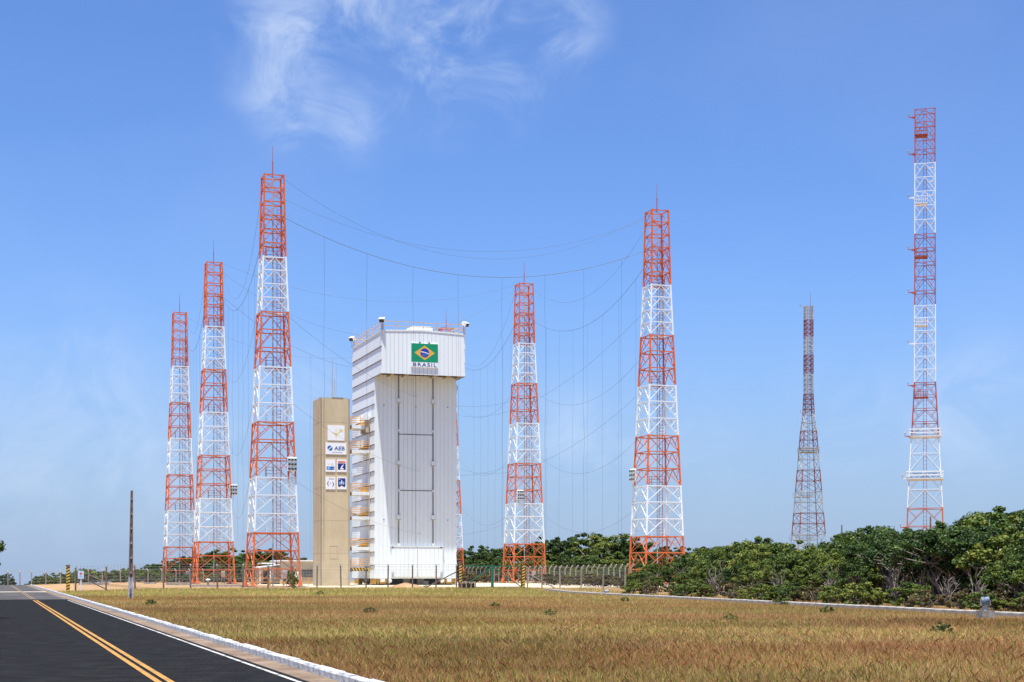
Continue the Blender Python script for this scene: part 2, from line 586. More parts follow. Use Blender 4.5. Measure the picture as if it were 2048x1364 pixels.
# kerbs: every stone its own piece
def kerb_run(name, label_mat, pts_fn, n, length, w, h, extra=None):
    bed_v, bed_f = [], []
    root = None
    stones = []
    rr = random.Random(n)
    variants = []
    for k in range(4):
        mb = MB()
        e = [rr.uniform(-.012, .012) for _ in range(6)]
        g = 0.003 + rr.random() * 0.004
        prof = [(-w / 2, -.10), (-w / 2 + .01 + e[0] * .3, h - .035 + e[1]), (-w / 2 + .035, h + e[2]), (w / 2 - .03, h + e[3]), (w / 2, h - .04 + e[4]), (w / 2, -.10)]
        mb.prism_y([(a, b) for a, b in prof], g, length - g)
        variants.append(mb.mesh('kerb_stone', label_mat))
    bed = MB()
    for i in range(n):
        x, y, a = pts_fn(i * length)
        x2, y2, _ = pts_fn((i + 1) * length)
        z0, z1 = gz(x, y) - .02, gz(x2, y2) - .02
        nx, ny = math.cos(a), math.sin(a)
        hw = w / 2 - .02
        bed.add([(x - nx * hw, y - ny * hw, z0 + .05), (x + nx * hw, y + ny * hw, z0 + .05), (x2 + nx * hw, y2 + ny * hw, z1 + .05), (x2 - nx * hw, y2 - ny * hw, z1 + .05)], [(0, 1, 2, 3)])
    root = bed.build(name, M['gutter'])
    tag(root, kind='structure')
    for i in range(n):
        x, y, a = pts_fn(i * length)
        s = link('kerb_stone', variants[rr.randrange(4)], root)
        s.location = (x, y, gz(x, y) + rr.uniform(-.006, .006))
        s.rotation_euler = (rr.uniform(-.003, .003), rr.uniform(-.012, .012), a + rr.uniform(-.004, .004))
    return root


def road_kerb(s):
    x, y = to_xy((KERB_IN + KERB_OUT) / 2, 16 + s)
    return x, y, TH


kerb_run('road_kerb', M['limewash'], road_kerb, 238, 1.0, 0.19, 0.15)

KA = math.atan2(0.2, 1.0)                           # the old kerb across the field


def side_kerb(s):
    y = 34 + s * math.cos(KA)
    x = 8.64 + (126 - y) * 0.2
    return x, y, KA


kerb_run('field_kerb', M['kerbgrey'], side_kerb, 121, 1.0, 0.24, 0.19)

# ------------------------------------------------------------------ lattice lightning towers
H_T = 45.0


def tw(z):
    return np.interp(z, [0, 36, 41.5, 45], [5.25, 2.5, 2.12, 2.12])


SECT = [(0, 6, 'orange', 3), (6, 12, 'whitep', 3), (12, 18, 'orange', 3), (18, 24, 'whitep', 3), (24, 30, 'orange', 3), (30, 36, 'whitep', 4), (36, 45, 'orange', 6)]
CORN = [(-1, -1), (1, -1), (1, 1), (-1, 1)]


def lattice_templates(wfn, sect, leg_w, girt_w, diag_w, style='K', ktop=41.6):
    out = []
    for (z0, z1, mt, nb) in sect:
        legs = []
        for (sx, sy) in CORN:
            mb = MB()
            a, b = wfn(z0) / 2, wfn(z1) / 2
            mb.bar((sx * a, sy * a, z0), (sx * b, sy * b, z1), leg_w)
            legs.append(mb.mesh('leg', M[mt]))
        rings = []
        faces = [MB() for _ in range(4)]
        for k in range(nb):
            girt = MB()
            rings.append(girt)
            za, zb = z0 + (z1 - z0) * k / nb, z0 + (z1 - z0) * (k + 1) / nb
            wa, wb = wfn(za) / 2, wfn(zb) / 2
            zt = zb - 0.02 - (0.10 if zb == z1 else 0)
            wt = wfn(zt) / 2
            for i in range(4):
                c0, c1 = CORN[i], CORN[(i + 1) % 4]
                A0, A1 = Vector((c0[0] * wa, c0[1] * wa, za)), Vector((c1[0] * wa, c1[1] * wa, za))
                B0, B1 = Vector((c0[0] * wt, c0[1] * wt, zt)), Vector((c1[0] * wt, c1[1] * wt, zt))
                girt.bar(B0, B1, girt_w)
                mid = (B0 + B1) / 2
                fb = faces[i]
                if style == 'K' and zb <= ktop:
                    fb.bar(A0, mid, diag_w)
                    fb.bar(A1, mid, diag_w)
                    fb.bar(B0, (A0 + mid) / 2, diag_w * .8)
                    fb.bar(B1, (A1 + mid) / 2, diag_w * .8)
                elif style == 'X':
                    fb.bar(A0, B1, diag_w)
                    fb.bar(A1, B0, diag_w)
                else:
                    if k % 2:
                        fb.bar(A0, B1, diag_w)
                    else:
                        fb.bar(A1, B0, diag_w)
            if style == 'K' and (k == nb - 1 or zb > 36):         # plan bracing at the joints
                girt.bar((-wt, -wt, zt), (wt, wt, zt), diag_w * .7)
        out.append(([g.mesh('girt_ring', M[mt]) for g in rings[::-1]], legs, [f.mesh('brace', M[mt]) for f in faces]))
    return out


LT = lattice_templates(tw, SECT, 0.17, 0.115, 0.072)
# shared pieces of each mast
lad = MB()
for sx in (-.23, .23):
    lad.bar((.75 + sx, .55, .8), (.75 + sx * .9, .3, 41.6), .05)
for k in range(102):
    z = 1.0 + k * .4
    yy = .55 - .25 * z / 41.6
    lad.bar((.52, yy, z), (.98, yy, z), .03)
LADDER = lad.mesh('ladder', M['redp'])
CONDUIT = MB().tube([(0, -.15, 0), (0, -.1, 44.8)], .075, 6).mesh('conduit', M['galv'])
ROD = MB().tube([(0, 0, 44.8), (0, 0, 46.6), (0, 0, 46.65), (0, 0, 48.3)], [.06, .06, .035, .02], 6).mesh('lightning_rod', M['redp'])
CABINET = MB().box(-.25, .25, -.15, .15, 1.0, 1.85).mesh('control_cabinet', M['whitebox'])
CABLEG = MB().box(-.21, -.15, -.05, .05, 0, 1.0).box(.15, .21, -.05, .05, 0, 1.0).mesh('cabinet_stand', M['galv'])
FOOT = MB().box(-.42, .42, -.42, .42, -.3, .12).mesh('footing', M['greyconc'])
BOOT = MB().add([(-.24, -.24, .1), (.24, -.24, .1), (.24, .24, .1), (-.24, .24, .1), (-.11, -.11, .75), (.11, -.11, .75), (.11, .11, .75), (-.11, .11, .75)],
                [(4, 5, 6, 7), (0, 1, 5, 4), (1, 2, 6, 5), (2, 3, 7, 6), (3, 0, 4, 7)]).mesh('leg_boot', M['orange'])


def guard_mesh(z, mt):
    g = MB()
    g.box(-.75, 1.05, -.1, .75, z - .05, z)
    for x in (-.7, .1, 1.0):
        g.bar((x, -.05, z), (x, -.05, z + 1.15), .05)
    for h in (.4, .78, 1.13):
        g.bar((-.7, -.05, z + h), (1.0, -.05, z + h), .045)
    g.bar((-.7, .7, z), (-.7, .7, z + 1.13), .05)
    for h in (.4, .78, 1.13):
        g.bar((-.7, -.05, z + h), (-.7, .7, z + h), .045)
    return g.mesh('platform', M[mt])


GUARDS = [guard_mesh(6, 'whitep'), guard_mesh(12, 'redp'), guard_mesh(18, 'whitep'), guard_mesh(24, 'redp'), guard_mesh(30, 'whitep'), guard_mesh(36, 'redp')]

rack = MB()
rack.box(-.52, .52, .03, .07, 0, 1.55)
rack.bar((0, .1, -1.0), (0, .1, 1.6), .08)
RACK = rack.mesh('floodlight_rack', M['whitep'])
LAMP = MB().box(-.15, .15, -.16, .02, 0, .26).mesh('lamp', M['whitebox'])
LAMPG = MB().box(-.13, .13, -.175, -.165, .02, .24).mesh('lamp_glass', M['glass'])

TOWERS = {}
TSC = 1.017


def corner_to_center(px, Y, z, w):
    """front-left corner seen at px (depth Y) at a height where the mast is w wide -> mast centre"""
    x = (px - CX) / F * Y
    return x + (w / 2) * (CU - SU), Y + (w / 2) * (SU + CU)


def lightning_tower(key, label, c, rackpos=None):
    x, y = c
    t = thing('lightning_tower', label, 'lattice tower', (x, y, gz(x, y)), TH, 'orange and white lightning protection towers')
    t.scale = (1, 1, TSC)
    for (g, legs, faces) in LT:
        s = link('section', g[0], t)
        for r_ in g[1:]:
            link('girt_ring', r_, s)
        for l_ in legs:
            link('leg', l_, s)
        for f_ in faces:
            link('brace', f_, s)
    link('ladder', LADDER, t)
    link('conduit', CONDUIT, t)
    link('lightning_rod', ROD, t)
    for g in GUARDS:
        link('platform', g, t)
    for (sx, sy) in CORN:
        f_ = link('footing', FOOT, t)
        f_.location = (sx * 2.625, sy * 2.625, 0)
        b_ = link('leg_boot', BOOT, f_)
    cb = link('control_cabinet', CABINET, t)
    cb.location = (1.2, -1.0, 0)
    link('cabinet_stand', CABLEG, cb)
    if rackpos:
        r_ = link('floodlight_rack', RACK, t)
        r_.location = rackpos[:3]
        r_.rotation_euler = (0, 0, rackpos[3])
        for i in range(3):
            for j in range(3):
                for me_, nm_ in ((LAMP, 'lamp'), (LAMPG, 'lamp_glass')):
                    l_ = link(nm_, me_, r_)
                    l_.location = (-.34 + .34 * i, 0, .1 + .5 * j)
    TOWERS[key] = (t, x, y, gz(x, y))
    return t


lightning_tower('T1', 'orange and white lattice tower standing next to the plain concrete tower',
                corner_to_center(505.5, 172, 0, 5.25), (1.75, -2.4, 12.6, 0.0))
lightning_tower('T2', 'middle orange and white lattice tower of the row of three beside the road',
                corner_to_center(394.5, 221, 0, 5.25), (2.5, -2.2, 12.4, 0.0))
lightning_tower('T3', 'orange and white lattice tower farthest along the row of three beside the road',
                corner_to_center(331, 264, 0, 5.25))
lightning_tower('T4', 'orange and white lattice tower rising out of green scrub, feet hidden by bushes',
                corner_to_center(1291, 189, 0, 5.25), (-2.45, 1.7, 12.6, -1.2))
lightning_tower('T5', 'orange and white lattice tower standing behind the green gate and its striped pillar',
                corner_to_center(1026.5, 237.5, 0, 5.25), (-1.4, -2.35, 12.4, 0.0))
lightning_tower('T6', 'orange and white lattice tower almost hidden behind the white clad building',
                corner_to_center(872, 281, 0, 5.25))


# ------------------------------------------------------------------ the two instrument masts
def w7(z):
    return np.interp(z, [0, 42.5, 43, 71], [8.3, 2.7, 1.9, 1.8])


def simple_mast(name, label, x, y, wfn, sect, rod, arms, platforms, leg_w, girt_w, diag_w, lm, rz, style='X'):
    t = thing(name, label, 'lattice mast', (x, y, gz(x, y)), rz)
    for (g, legs, faces) in lattice_templates(wfn, sect, leg_w, girt_w, diag_w, style, 500):
        s = link('section', g[0], t)
        for r_ in g[1:]:
            link('girt_ring', r_, s)
        for l_ in legs:
            link('leg', l_, s)
        for f_ in faces:
            link('brace', f_, s)
    top = sect[-1][1]
    lad = MB()
    for sx in (-.25, .25):
        lad.bar((sx, .1, .5), (sx, .1, top), .06)
    for k in range(int(top / .6)):
        lad.bar((-.25, .1, .8 + .6 * k), (.25, .1, .8 + .6 * k), .035)
    lad.build('ladder', M[lm], t)
    for (px, r) in rod:
        MB().tube([(px, 0, top - .3), (px, 0, top + r)], [.06, .02], 6).build('lightning_rod', M[lm], t)
    for (z, mt, ln) in arms:
        h = wfn(z) / 2
        a = MB().add([(-h, -h - .1, z - .16), (-h, -h + .1, z - .16), (-h, -h + .1, z + .14), (-h, -h - .1, z + .14), (-h - ln, -h - .04, z - .02), (-h - ln, -h + .04, z - .02), (-h - ln, -h + .04, z + .06), (-h - ln, -h - .04, z + .06)],
                     [(0, 1, 2, 3), (7, 6, 5, 4), (4, 5, 1, 0), (5, 6, 2, 1), (6, 7, 3, 2), (7, 4, 0, 3)])
        a.bar((-h, -h, z - .35), (-h - ln * .6, -h, z), .06)
        a = a.build('boom', M[mt], t)
        MB().tube([(-h - ln, -h, z), (-h - ln, -h, z + .5)], .05, 6).lathe([(.03, .5), (.16, .55), (.16, .6), (.03, .66)], (-h - ln, -h, z), 8).build('sensor', M['galv'], a)
    for (z, mt, ext, full) in platforms:
        h = wfn(z) / 2
        p = MB()
        x0, x1 = (-h - ext, h + ext) if full else (-h - ext, h * .25)
        y0, y1 = (-h - ext, h + ext) if full else (-h - .1, h * .4)
        p.box(x0, x1, y0, y1, z - .08, z)
        for hh in (.55, 1.1):
            for (a, b) in (((x0, y0), (x1, y0)), ((x1, y0), (x1, y1)), ((x1, y1), (x0, y1)), ((x0, y1), (x0, y0))):
                p.bar((*a, z + hh), (*b, z + hh), .07 if not full else .17)
        for k in range(7):
            xx = x0 + (x1 - x0) * k / 6
            p.bar((xx, y0, z), (xx, y0, z + 1.1), .06)
            p.bar((xx, y1, z), (xx, y1, z + 1.1), .06)
        p.build('platform', M[mt], t)
    return t


g7 = at(1617, 404)
s7, z = [], 0.0
cols = ['darkred', 'greyp']
edges7 = [0, 6, 12, 17.5, 23, 28.5, 34, 38.5, 42.75, 48, 53, 58, 62.5, 67, 70.5]
for i in range(len(edges7) - 1):
    s7.append((edges7[i], edges7[i + 1], cols[i % 2], 2 if edges7[i] < 40 else 4))
simple_mast('instrument_mast', 'slim red and grey lattice mast beyond the scrub, wide foot and narrow top', g7.x, g7.y, w7, s7,
            [(.5, 3.7)], [(70.2, 'greyp', 1.6), (43, 'greyp', 1.4), (24.5, 'greyp', 1.5), (16.5, 'greyp', 1.6), (9, 'greyp', 1.6)],
            [(21.5, 'greyp', 1.0, False), (10.5, 'greyp', 1.2, False), (33, 'greyp', .2, True)], .20, .12, .08, 'darkred', 0.12)


def w8(z):
    return np.interp(z, [0, 12, 32, 76], [6.1, 5.4, 3.25, 3.1])


s8 = [(0, 11.8, 'orange', 4), (11.8, 23.4, 'whitep', 4), (23.4, 31.9, 'redp', 4), (31.9, 44.2, 'whitep', 6), (44.2, 55.6, 'redp', 5), (55.6, 66.9, 'whitep', 5), (66.9, 75.6, 'redp', 4)]
g8 = at(1850, 253)
arms8 = [(zat(py, 251) - g8.z, 'whitep' if py in (393, 686, 957) else 'redp', 1.0) for py in (231, 305, 393, 497, 583, 686, 770, 872, 957, 1055)]
simple_mast('instrument_mast', 'tall straight red and white lattice mast with short booms up one side', g8.x, g8.y, w8, s8,
            [(-.6, .6)], arms8, [(23.2, 'whitep', .35, True), (16.4, 'whitep', .35, True), (60.5, 'whitep', .02, False), (41, 'whitep', .02, False), (71.5, 'redp', .02, False), (52, 'redp', .02, False), (29.5, 'redp', .02, False)],
            .15, .09, .075, 'redp', -0.257, 'K')

# ------------------------------------------------------------------ the white mobile tower
BX, BY, BZ = -16.53, 200.0, 0.30
bt = thing('mobile_launch_tower', 'tall white clad building with a jutting top storey carrying a green flag sign', 'building', (BX, BY, BZ), TH)
W, DB, DS = 10.94, 17.0, 3.87                       # width, depth, setback under the jutting storey
ZB, ZO, ZT = 0.85, 26.95, 32.45                     # skirt, underside of the jutting storey, eaves


def roofpoly(x0, x1, z0, zt, rise):
    return [(x0, z0), (x1, z0), (x1, zt), ((x0 + x1) / 2, zt + rise), (x0, zt)]


body = MB().prism_y(roofpoly(.06, W - .06, ZB, ZT - .08, .22), DS + .06, DB)
body = body.build('body_core', M['cladding'], bt)
head = MB()
head.prism_y(roofpoly(.06, W - .06, ZO + .45, ZT - .08, .22), .06, DS + .05)
head = head.build('head_core', M['cladding'], bt)
# front cladding, one board at a time
NP = 20
pw = W / NP
RAILS = (3.16, 7.78)
for i in range(NP):
    x0, x1 = i * pw + .022, (i + 1) * pw - .022
    xm = (x0 + x1) / 2
    zt = ZT + .22 * (1 - abs(xm - W / 2) / (W / 2)) - .16
    MB().box(x0, x1, -.02, .06, ZO, zt).build('cladding_board', M['cladding'], head)
    zs = [ZB, 12.3, 19.6, ZO + .4] if RAILS[0] - .1 < xm < RAILS[1] + .1 else [ZB, ZO + .4]
    for a, b in zip(zs[:-1], zs[1:]):
        MB().box(x0, x1, DS, DS + .06, a + (.025 if a > ZB else 0), b - .025).build('cladding_board', M['cladding'], body)
    MB().box(x0 - .022, x0 - .012, -.035, .05, ZO, zt).build('standing_seam', M['cladding'], head)
MB().box(0.0, W, DS + .062, DS + .07, ZB, ZO).build('seam_backing', M['seam'], body) if False else None
# roof edge trim
tr = MB()
tr.prism_y([(-.06, ZT - .16), (W / 2, ZT + .06), (W + .06, ZT - .16), (W + .06, ZT + .02), (W / 2, ZT + .25), (-.06, ZT + .02)], -.07, .0)
tr.box(-.10, -.02, -.07, DB, ZT - .14, ZT + .03)
tr.box(W + .02, W + .10, -.07, DB, ZT - .14, ZT + .03)
tr.build('roof_trim', M['whitebox'], bt)
# side walls: overlapping weather boards, each lower lip standing proud
lip = 1.739
levels = []
z = ZO
while z > ZB + .2:
    levels.append(z)
    z -= lip
for side in (0, 1):
    sx = -1 if side == 0 else 1
    x = 0.0 if side == 0 else W

    def board(z0, z1, d0, d1, parent):
        o = .11
        poly = [(x + sx * o, z0), (x + sx * .005, z1), (x - sx * .055, z1), (x - sx * .055, z0)]
        if sx > 0:
            poly = poly[::-1]
        b = MB().prism_y(poly, d0, d1).build('weather_board', M['cladding'], parent)
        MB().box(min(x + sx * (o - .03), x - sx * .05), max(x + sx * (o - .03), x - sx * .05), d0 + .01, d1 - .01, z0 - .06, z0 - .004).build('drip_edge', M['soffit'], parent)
    board(ZO + 2 * lip, ZT - .05, 0, DB, bt)
    board(ZO + lip, ZO + 2 * lip - .07, 0, DB, bt)
    board(ZO, ZO + lip - .07, 0, DB, bt)
    for z1 in levels:
        z0 = max(z1 - lip, ZB)
        board(z0, z1 - .07, DS, DB, bt)
MB().box(-.02, .16, DS - .035, DS - .002, ZB, ZO + .3).box(W - .16, W + .02, DS - .035, DS - .002, ZB, ZO + .3).build('corner_trim', M['cladding'], bt)
# underside of the jutting storey: open steelwork
sf = MB().box(.1, W - .1, .08, DS + .04, ZO + .40, ZO + .44).build('soffit', M['soffit'], bt)
for xx in (.2, 1.7, 3.6, 7.4, 9.2, W - .2):
    MB().box(xx - .06, xx + .06, .07, DS - .01, ZO + .02, ZO + .38).build('soffit_beam', M['beam'], bt)
for dd in (1.2, 2.5):
    MB().box(.1, W - .1, dd - .05, dd + .05, ZO + .14, ZO + .39).build('soffit_beam', M['soffit'], bt)
# door rails, seam, panel joints
for rx in RAILS:
    MB().box(rx - .05, rx + .05, DS - .05, DS - .003, 5.0, ZO + .3).build('door_rail', M['seam'], bt)
    off = -.13 if rx < 5 else .13
    MB().tube([(rx + off, DS - .07, 4.95), (rx + off, DS - .07, ZO + .3)], .05, 6).build('guide_pipe', M['whitebox'], bt)
    for hz in (24.0, 20.1, 15.9, 12.3, 8.85, 5.3):
        big = hz in (24.0, 15.9, 8.85)
        w_, h_ = (.24, .26) if big else (.13, .14)
        g = MB().box(rx - w_, rx + w_, DS - .24, DS - .001, hz - h_, hz + h_).build('rail_box', M['whitebox'], bt)
        if big:
            MB().box(rx - w_ - .03, rx + w_ + .03, DS - .25, DS - .02, hz - h_ - .06, hz - h_ - .002).build('box_flange', M['galv'], g)
            MB().box(rx - .1, rx + .1, DS - .2, DS - .02, hz - h_ - .36, hz - h_ - .07).build('box_foot', M['beam'], g)
MB().box(W / 2 - .035, W / 2 + .035, DS - .03, DS - .002, 5.05, ZO + .3).build('door_seam', M['galv'], bt)
for hz in (23.2, 8.45):
    MB().box(W / 2 - .12, W / 2 + .12, DS - .06, DS - .003, hz - .05, hz + .05).build('door_latch', M['galv'], bt)
for hz in (12.3, 19.6):
    MB().box(RAILS[0], RAILS[1], DS - .04, DS - .0035, hz - .045, hz + .045).build('door_joint', M['seam'], bt)
for (xx, zz) in ((1.2, 23.3), (9.8, 23.3), (1.2, 8.5), (9.8, 8.5)):
    MB().box(xx - .06, xx + .06, DS - .05, DS - .004, zz - .07, zz + .07).build('vent_plug', M['seam'], bt)
# lower folding door, standing proud of the wall
ld = MB().box(2.15, 9.05, DS - .26, DS - .02, 1.05, 5.0).build('lower_door', M['cladding'], bt)
npan = 12
for i in range(npan):
    a = 2.15 + 6.9 * i / npan
    MB().box(a + .02, a + 6.9 / npan - .02, DS - .31, DS - .262, 1.08, 4.8).build('door_board', M['cladding'], ld)
MB().box(2.05, 9.15, DS - .36, DS - .004, 5.0, 5.12).build('door_hood', M['whitebox'], ld)
MB().box(5.56, 5.64, DS - .335, DS - .262, 1.08, 4.98).build('door_split', M['beam'], ld)
for xx in (2.3, 8.85):
    MB().box(xx - .12, xx + .12, DS - .34, DS - .262, 4.82, 4.96).build('door_hinge', M['seam'], ld)
    lm = MB()
    for k in range(5):
        lm.bar((xx - .12, DS - .36, 1.05 + .16 * k), (xx + .12, DS - .36, 1.05 + .16 * k), .03)
    lm.bar((xx - .12, DS - .36, .9), (xx - .12, DS - .36, 1.8), .03).bar((xx + .12, DS - .36, .9), (xx + .12, DS - .36, 1.8), .03)
    lm.build('rung_ladder', M['galv'], ld)
# bogies the building rolls on
for (bx, by) in ((1.0, 5.2), (W - 1.0, 5.2), (1.0, 14.6), (W - 1.0, 14.6)):
    bg_ = MB().box(bx - .85, bx + .85, by - 1.2, by + 1.2, .34, ZB - .02)
    bg_.box(bx - 1.0, bx - .86, by - 1.35, by + 1.35, .12, ZB - .03).box(bx + .86, bx + 1.0, by - 1.35, by + 1.35, .12, ZB - .03)
    bg_.box(bx - .3, bx + .3, by - 1.34, by - 1.21, .15, ZB - .05)
    bg_ = bg_.build('bogie', M['yellow2'], bt)
    for k in (-.8, 0.0, .8):
        for sx in (-.5, .5):
            MB().lathe([(.14, -.1), (.3, -.08), (.3, .08), (.14, .1)], (bx + sx, by + k, .31), 14, 'x').build('wheel', M['galv'], bg_)
    MB().lathe([(.12, -.25), (.26, -.2), (.28, .1), (.2, .16)], (bx + (.95 if bx < 5 else -.95), by - 1.45, .55), 12, 'y').build('buffer', M['whitebox'], bg_)
    MB().box(bx - .28, bx + .28, by - 1.62, by - 1.36, .42, .9).build('drive_motor', M['whitebox'], bg_)
MB().box(.3, W - .3, 6.8, 7.0, 0.02, ZB - .01).build('gap_shade_sheet', M['dark'], bt)  # dark sheet standing in for the shade in the gap under the building
for xx in (4.6, 6.5):
    MB().box(xx - .45, xx + .45, 5.2, 5.6, .0, ZB).build('prop_column', M['greyconc'], bt)
# external stair on the side wall: six landings and flights between
SX0, SX1, SD0, SD1 = -2.5, -.12, 6.3, 9.8
LZ = [20.86, 17.65, 12.16, 8.96, 4.97, 2.25]
for k, z in enumerate(LZ):
    ld_ = MB().box(SX0, SX1, SD0, SD1, z - .42, z).build('stair_landing', M['whitebox'], bt)
    MB().box(SX0 - .16, SX0 - .002, SD0 - .02, SD1, z - .5, z - .03).build('landing_side_shade', M['soffit'], ld_)  # dark block standing in for the landing's side in shade
    if k == 5:
        MB().box(SX0, SX1, SD0 - .03, SD0 - .004, z - .44, z).build('warning_band', M['black'], ld_)
        for i in range(6):
            a = SX0 + .03 + i * .4
            MB().prism_y([(a + .20, z - .43), (a + .38, z - .43), (a + .18, z - .01), (a, z - .01)], SD0 - .04, SD0 - .031).build('warning_stripe', M['stripe'], ld_)
    rl = MB()
    for h in (.3, .58, .86, 1.12):
        rl.bar((SX0 + .03, SD0 + .03, z + h), (SX1, SD0 + .03, z + h), .085)
        rl.bar((SX0 + .03, SD0 + .03, z + h), (SX0 + .03, SD1, z + h), .06)
    for xx in (SX0 + .03, (SX0 + SX1) / 2, SX1):
        rl.bar((xx, SD0 + .03, z), (xx, SD0 + .03, z + 1.15), .07)
    for dd in (7.4, 8.6, SD1):
        rl.bar((SX0 + .03, dd, z), (SX0 + .03, dd, z + 1.15), .07)
    rl.build('landing_rail', M['yellow'], ld_)
for k in range(5):
    z1, z0 = LZ[k], LZ[k + 1]
    fl = MB()
    n = int((z1 - z0) / .22)
    for i in range(n):
        t = i / n
        d = SD1 - .3 - 2.6 * abs((2 * t) % 2 - 1) if z1 - z0 > 4 else SD1 - .3 - 2.6 * t
        xx = -1.75 if (t < .5 or z1 - z0 <= 4) else -.75
        fl.box(xx - .42, xx + .42, d - .14, d + .14, z0 + (z1 - z0) * t, z0 + (z1 - z0) * t + .05)
    fl.build('stair_flight', M['whitebox'], bt)
    sg = MB()
    sg.add([(SX0 + .9, SD0 + .9, z1 + .02), (SX1 - .05, SD0 + .9, z1 + .02), (SX1 - .05, SD0 + .9, z1 + .85), (SX0 + .9, SD0 + 1.0, z1 + .02), (SX1 - .05, SD0 + 1.0, z1 + .02), (SX1 - .05, SD0 + 1.0, z1 + .85)],
           [(0, 1, 2), (5, 4, 3), (0, 3, 4, 1), (1, 4, 5, 2), (2, 5, 3, 0)])
    sg.build('stair_string', M['yellow'], bt)
MB().box(SX1 - .04, SX1 + .1, SD0 - .03, SD0 + .12, .9, 21.9).build('stair_post', M['beam'], bt)
for (d, z) in ((5.9, 21.3), (8.4, 21.2)):
    h = MB()
    prof = [(math.cos(a) * .75, math.sin(a) * .75) for a in [math.pi * i / 10 for i in range(11)]]
    h.prism_y([(-.75 + px * .75, z + .25 + pz) for px, pz in prof], d, d + .9)
    h = h.build('vent_hood', M['whitebox'], bt)
    MB().tube([(-.45, d + .45, z - 1.3), (-.45, d + .45, z + .3)], .3, 10).build('vent_pipe', M['beam'], h)
# roof railing, floodlights, hood, rods
rr_ = MB()
zt = ZT + .05
for (a, b, n) in (((.1, .1), (W - .1, .1), 7), ((.1, .1), (.1, DB - .2), 10), ((W - .1, .1), (W - .1, DB - .2), 10), ((.1, DB - .2), (W - .1, DB - .2), 7)):
    for h in (.55, 1.12):
        rr_.bar((*a, zt + h), (*b, zt + h), .06)
    for i in range(n):
        t = i / (n - 1)
        x_, y_ = a[0] + (b[0] - a[0]) * t, a[1] + (b[1] - a[1]) * t
        rr_.bar((x_, y_, zt - .1), (x_, y_, zt + 1.15), .06)
rr_.build('roof_railing', M['yellow'], bt)
rh = MB()
rh.prism_y([(3.6, zt + .1), (7.0, zt + .1), (7.0, zt + .75), (6.7, zt + .85), (4.3, zt + .85), (3.6, zt + .45)], 1.2, 3.2)
rh.build('roof_hood', M['whitebox'], bt)
for (x_, y_, ry, rz_) in ((.0, -.05, .5, .5), (W + .1, -.05, -.5, -.6), (-.1, DB - .1, .5, .9)):
    ar = MB().bar((x_, y_ + .2, zt), (x_, y_ + .2, zt + .9), .09).build('lamp_arm', M['yellow'], bt)
    lb = MB().box(-.36, .36, -.3, .22, -.22, .3)
    lb.add([(-.36, .22, -.22), (.36, .22, -.22), (.36, .22, .3), (-.36, .22, .3), (-.16, .5, -.1), (.16, .5, -.1), (.16, .5, .18), (-.16, .5, .18)],
           [(4, 5, 6, 7), (0, 1, 5, 4), (1, 2, 6, 5), (2, 3, 7, 6), (3, 0, 4, 7)])
    lb = lb.build('floodlight', M['whitebox'], bt)
    lb.location = (x_, y_ - .1, zt + 1.15)
    lb.rotation_euler = (.55, 0, -rz_ if x_ < 1 else .7)
    MB().box(-.31, .31, -.32, -.302, -.18, .26).build('lamp_glass', M['glass'], lb)
for (x_, y_, h, mt) in ((.25, .25, 3.2, 'galv'), (.15, DB - .6, 2.6, 'galv'), (.15, DB * .52, 3.0, 'galv'), (W - .4, .3, 2.9, 'galv')):
    MB().tube([(x_, y_, zt), (x_, y_, zt + h * .6), (x_, y_, zt + h)], [.04, .03, .012], 6).build('lightning_rod', M[mt], bt)
MB().tube([(W + .12, DS + .6, ZO - .4), (W + .35, DS + .5, ZO - 1.0), (W + .15, DS + .6, ZO - 1.6)], .06, 6).build('hose_loop', M['galv'], bt)


# ------------------------------------------------------------------ lettering
def text_obj(txt, size, mt, parent, loc, xs=1.0, depth=.006, spacing=1.0):
    c = bpy.data.curves.new('lettering', 'FONT')
    c.body = txt
    c.size = size
    c.offset = size * .018
    c.extrude = depth
    c.space_character = spacing
    c.align_x = 'CENTER'
    c.align_y = 'CENTER'
    tmp = bpy.data.objects.new('lettering_tmp', c)
    COL.objects.link(tmp)
    bpy.context.view_layer.update()
    dg = bpy.context.evaluated_depsgraph_get()
    me = bpy.data.meshes.new_from_object(tmp.evaluated_get(dg))
    bpy.data.objects.remove(tmp)
    bpy.data.curves.remove(c)
    me.materials.clear()
    me.materials.append(M[mt])
    o = link('lettering', me, parent)
    o.rotation_euler = (math.radians(90), 0, 0)
    o.scale = (xs, 1, 1)
    o.location = loc
    return o


def circ(cx, cz, r, n=24, sx=1.0):
    return [(cx + r * sx * math.cos(2 * math.pi * i / n), cz + r * math.sin(2 * math.pi * i / n)) for i in range(n)]


def flat(poly, name, mt, parent, y):
    """painted shape as a 4 mm raised sheet on a sign face at y"""
    return MB().prism_y(poly, y - .004, y - .0005).build(name, M[mt], parent)


# flag sign on the jutting storey
def sign_board(name, label, cat, loc, w, h, depth=.10, group=None):
    t = thing(name, label, cat, loc, TH, group)
    MB().box(-w / 2, w / 2, 0, depth, 0, h).build('board', M['signw'], t)
    return t


def grid_pt(u, d, z):
    return (BX + CU * u - SU * d, BY + SU * u + CU * d, z)


def u_at(px, d):
    t = (px - CX) / F
    x0, y0 = BX - SU * d, BY + CU * d
    return (t * y0 - x0) / (CU - t * SU)


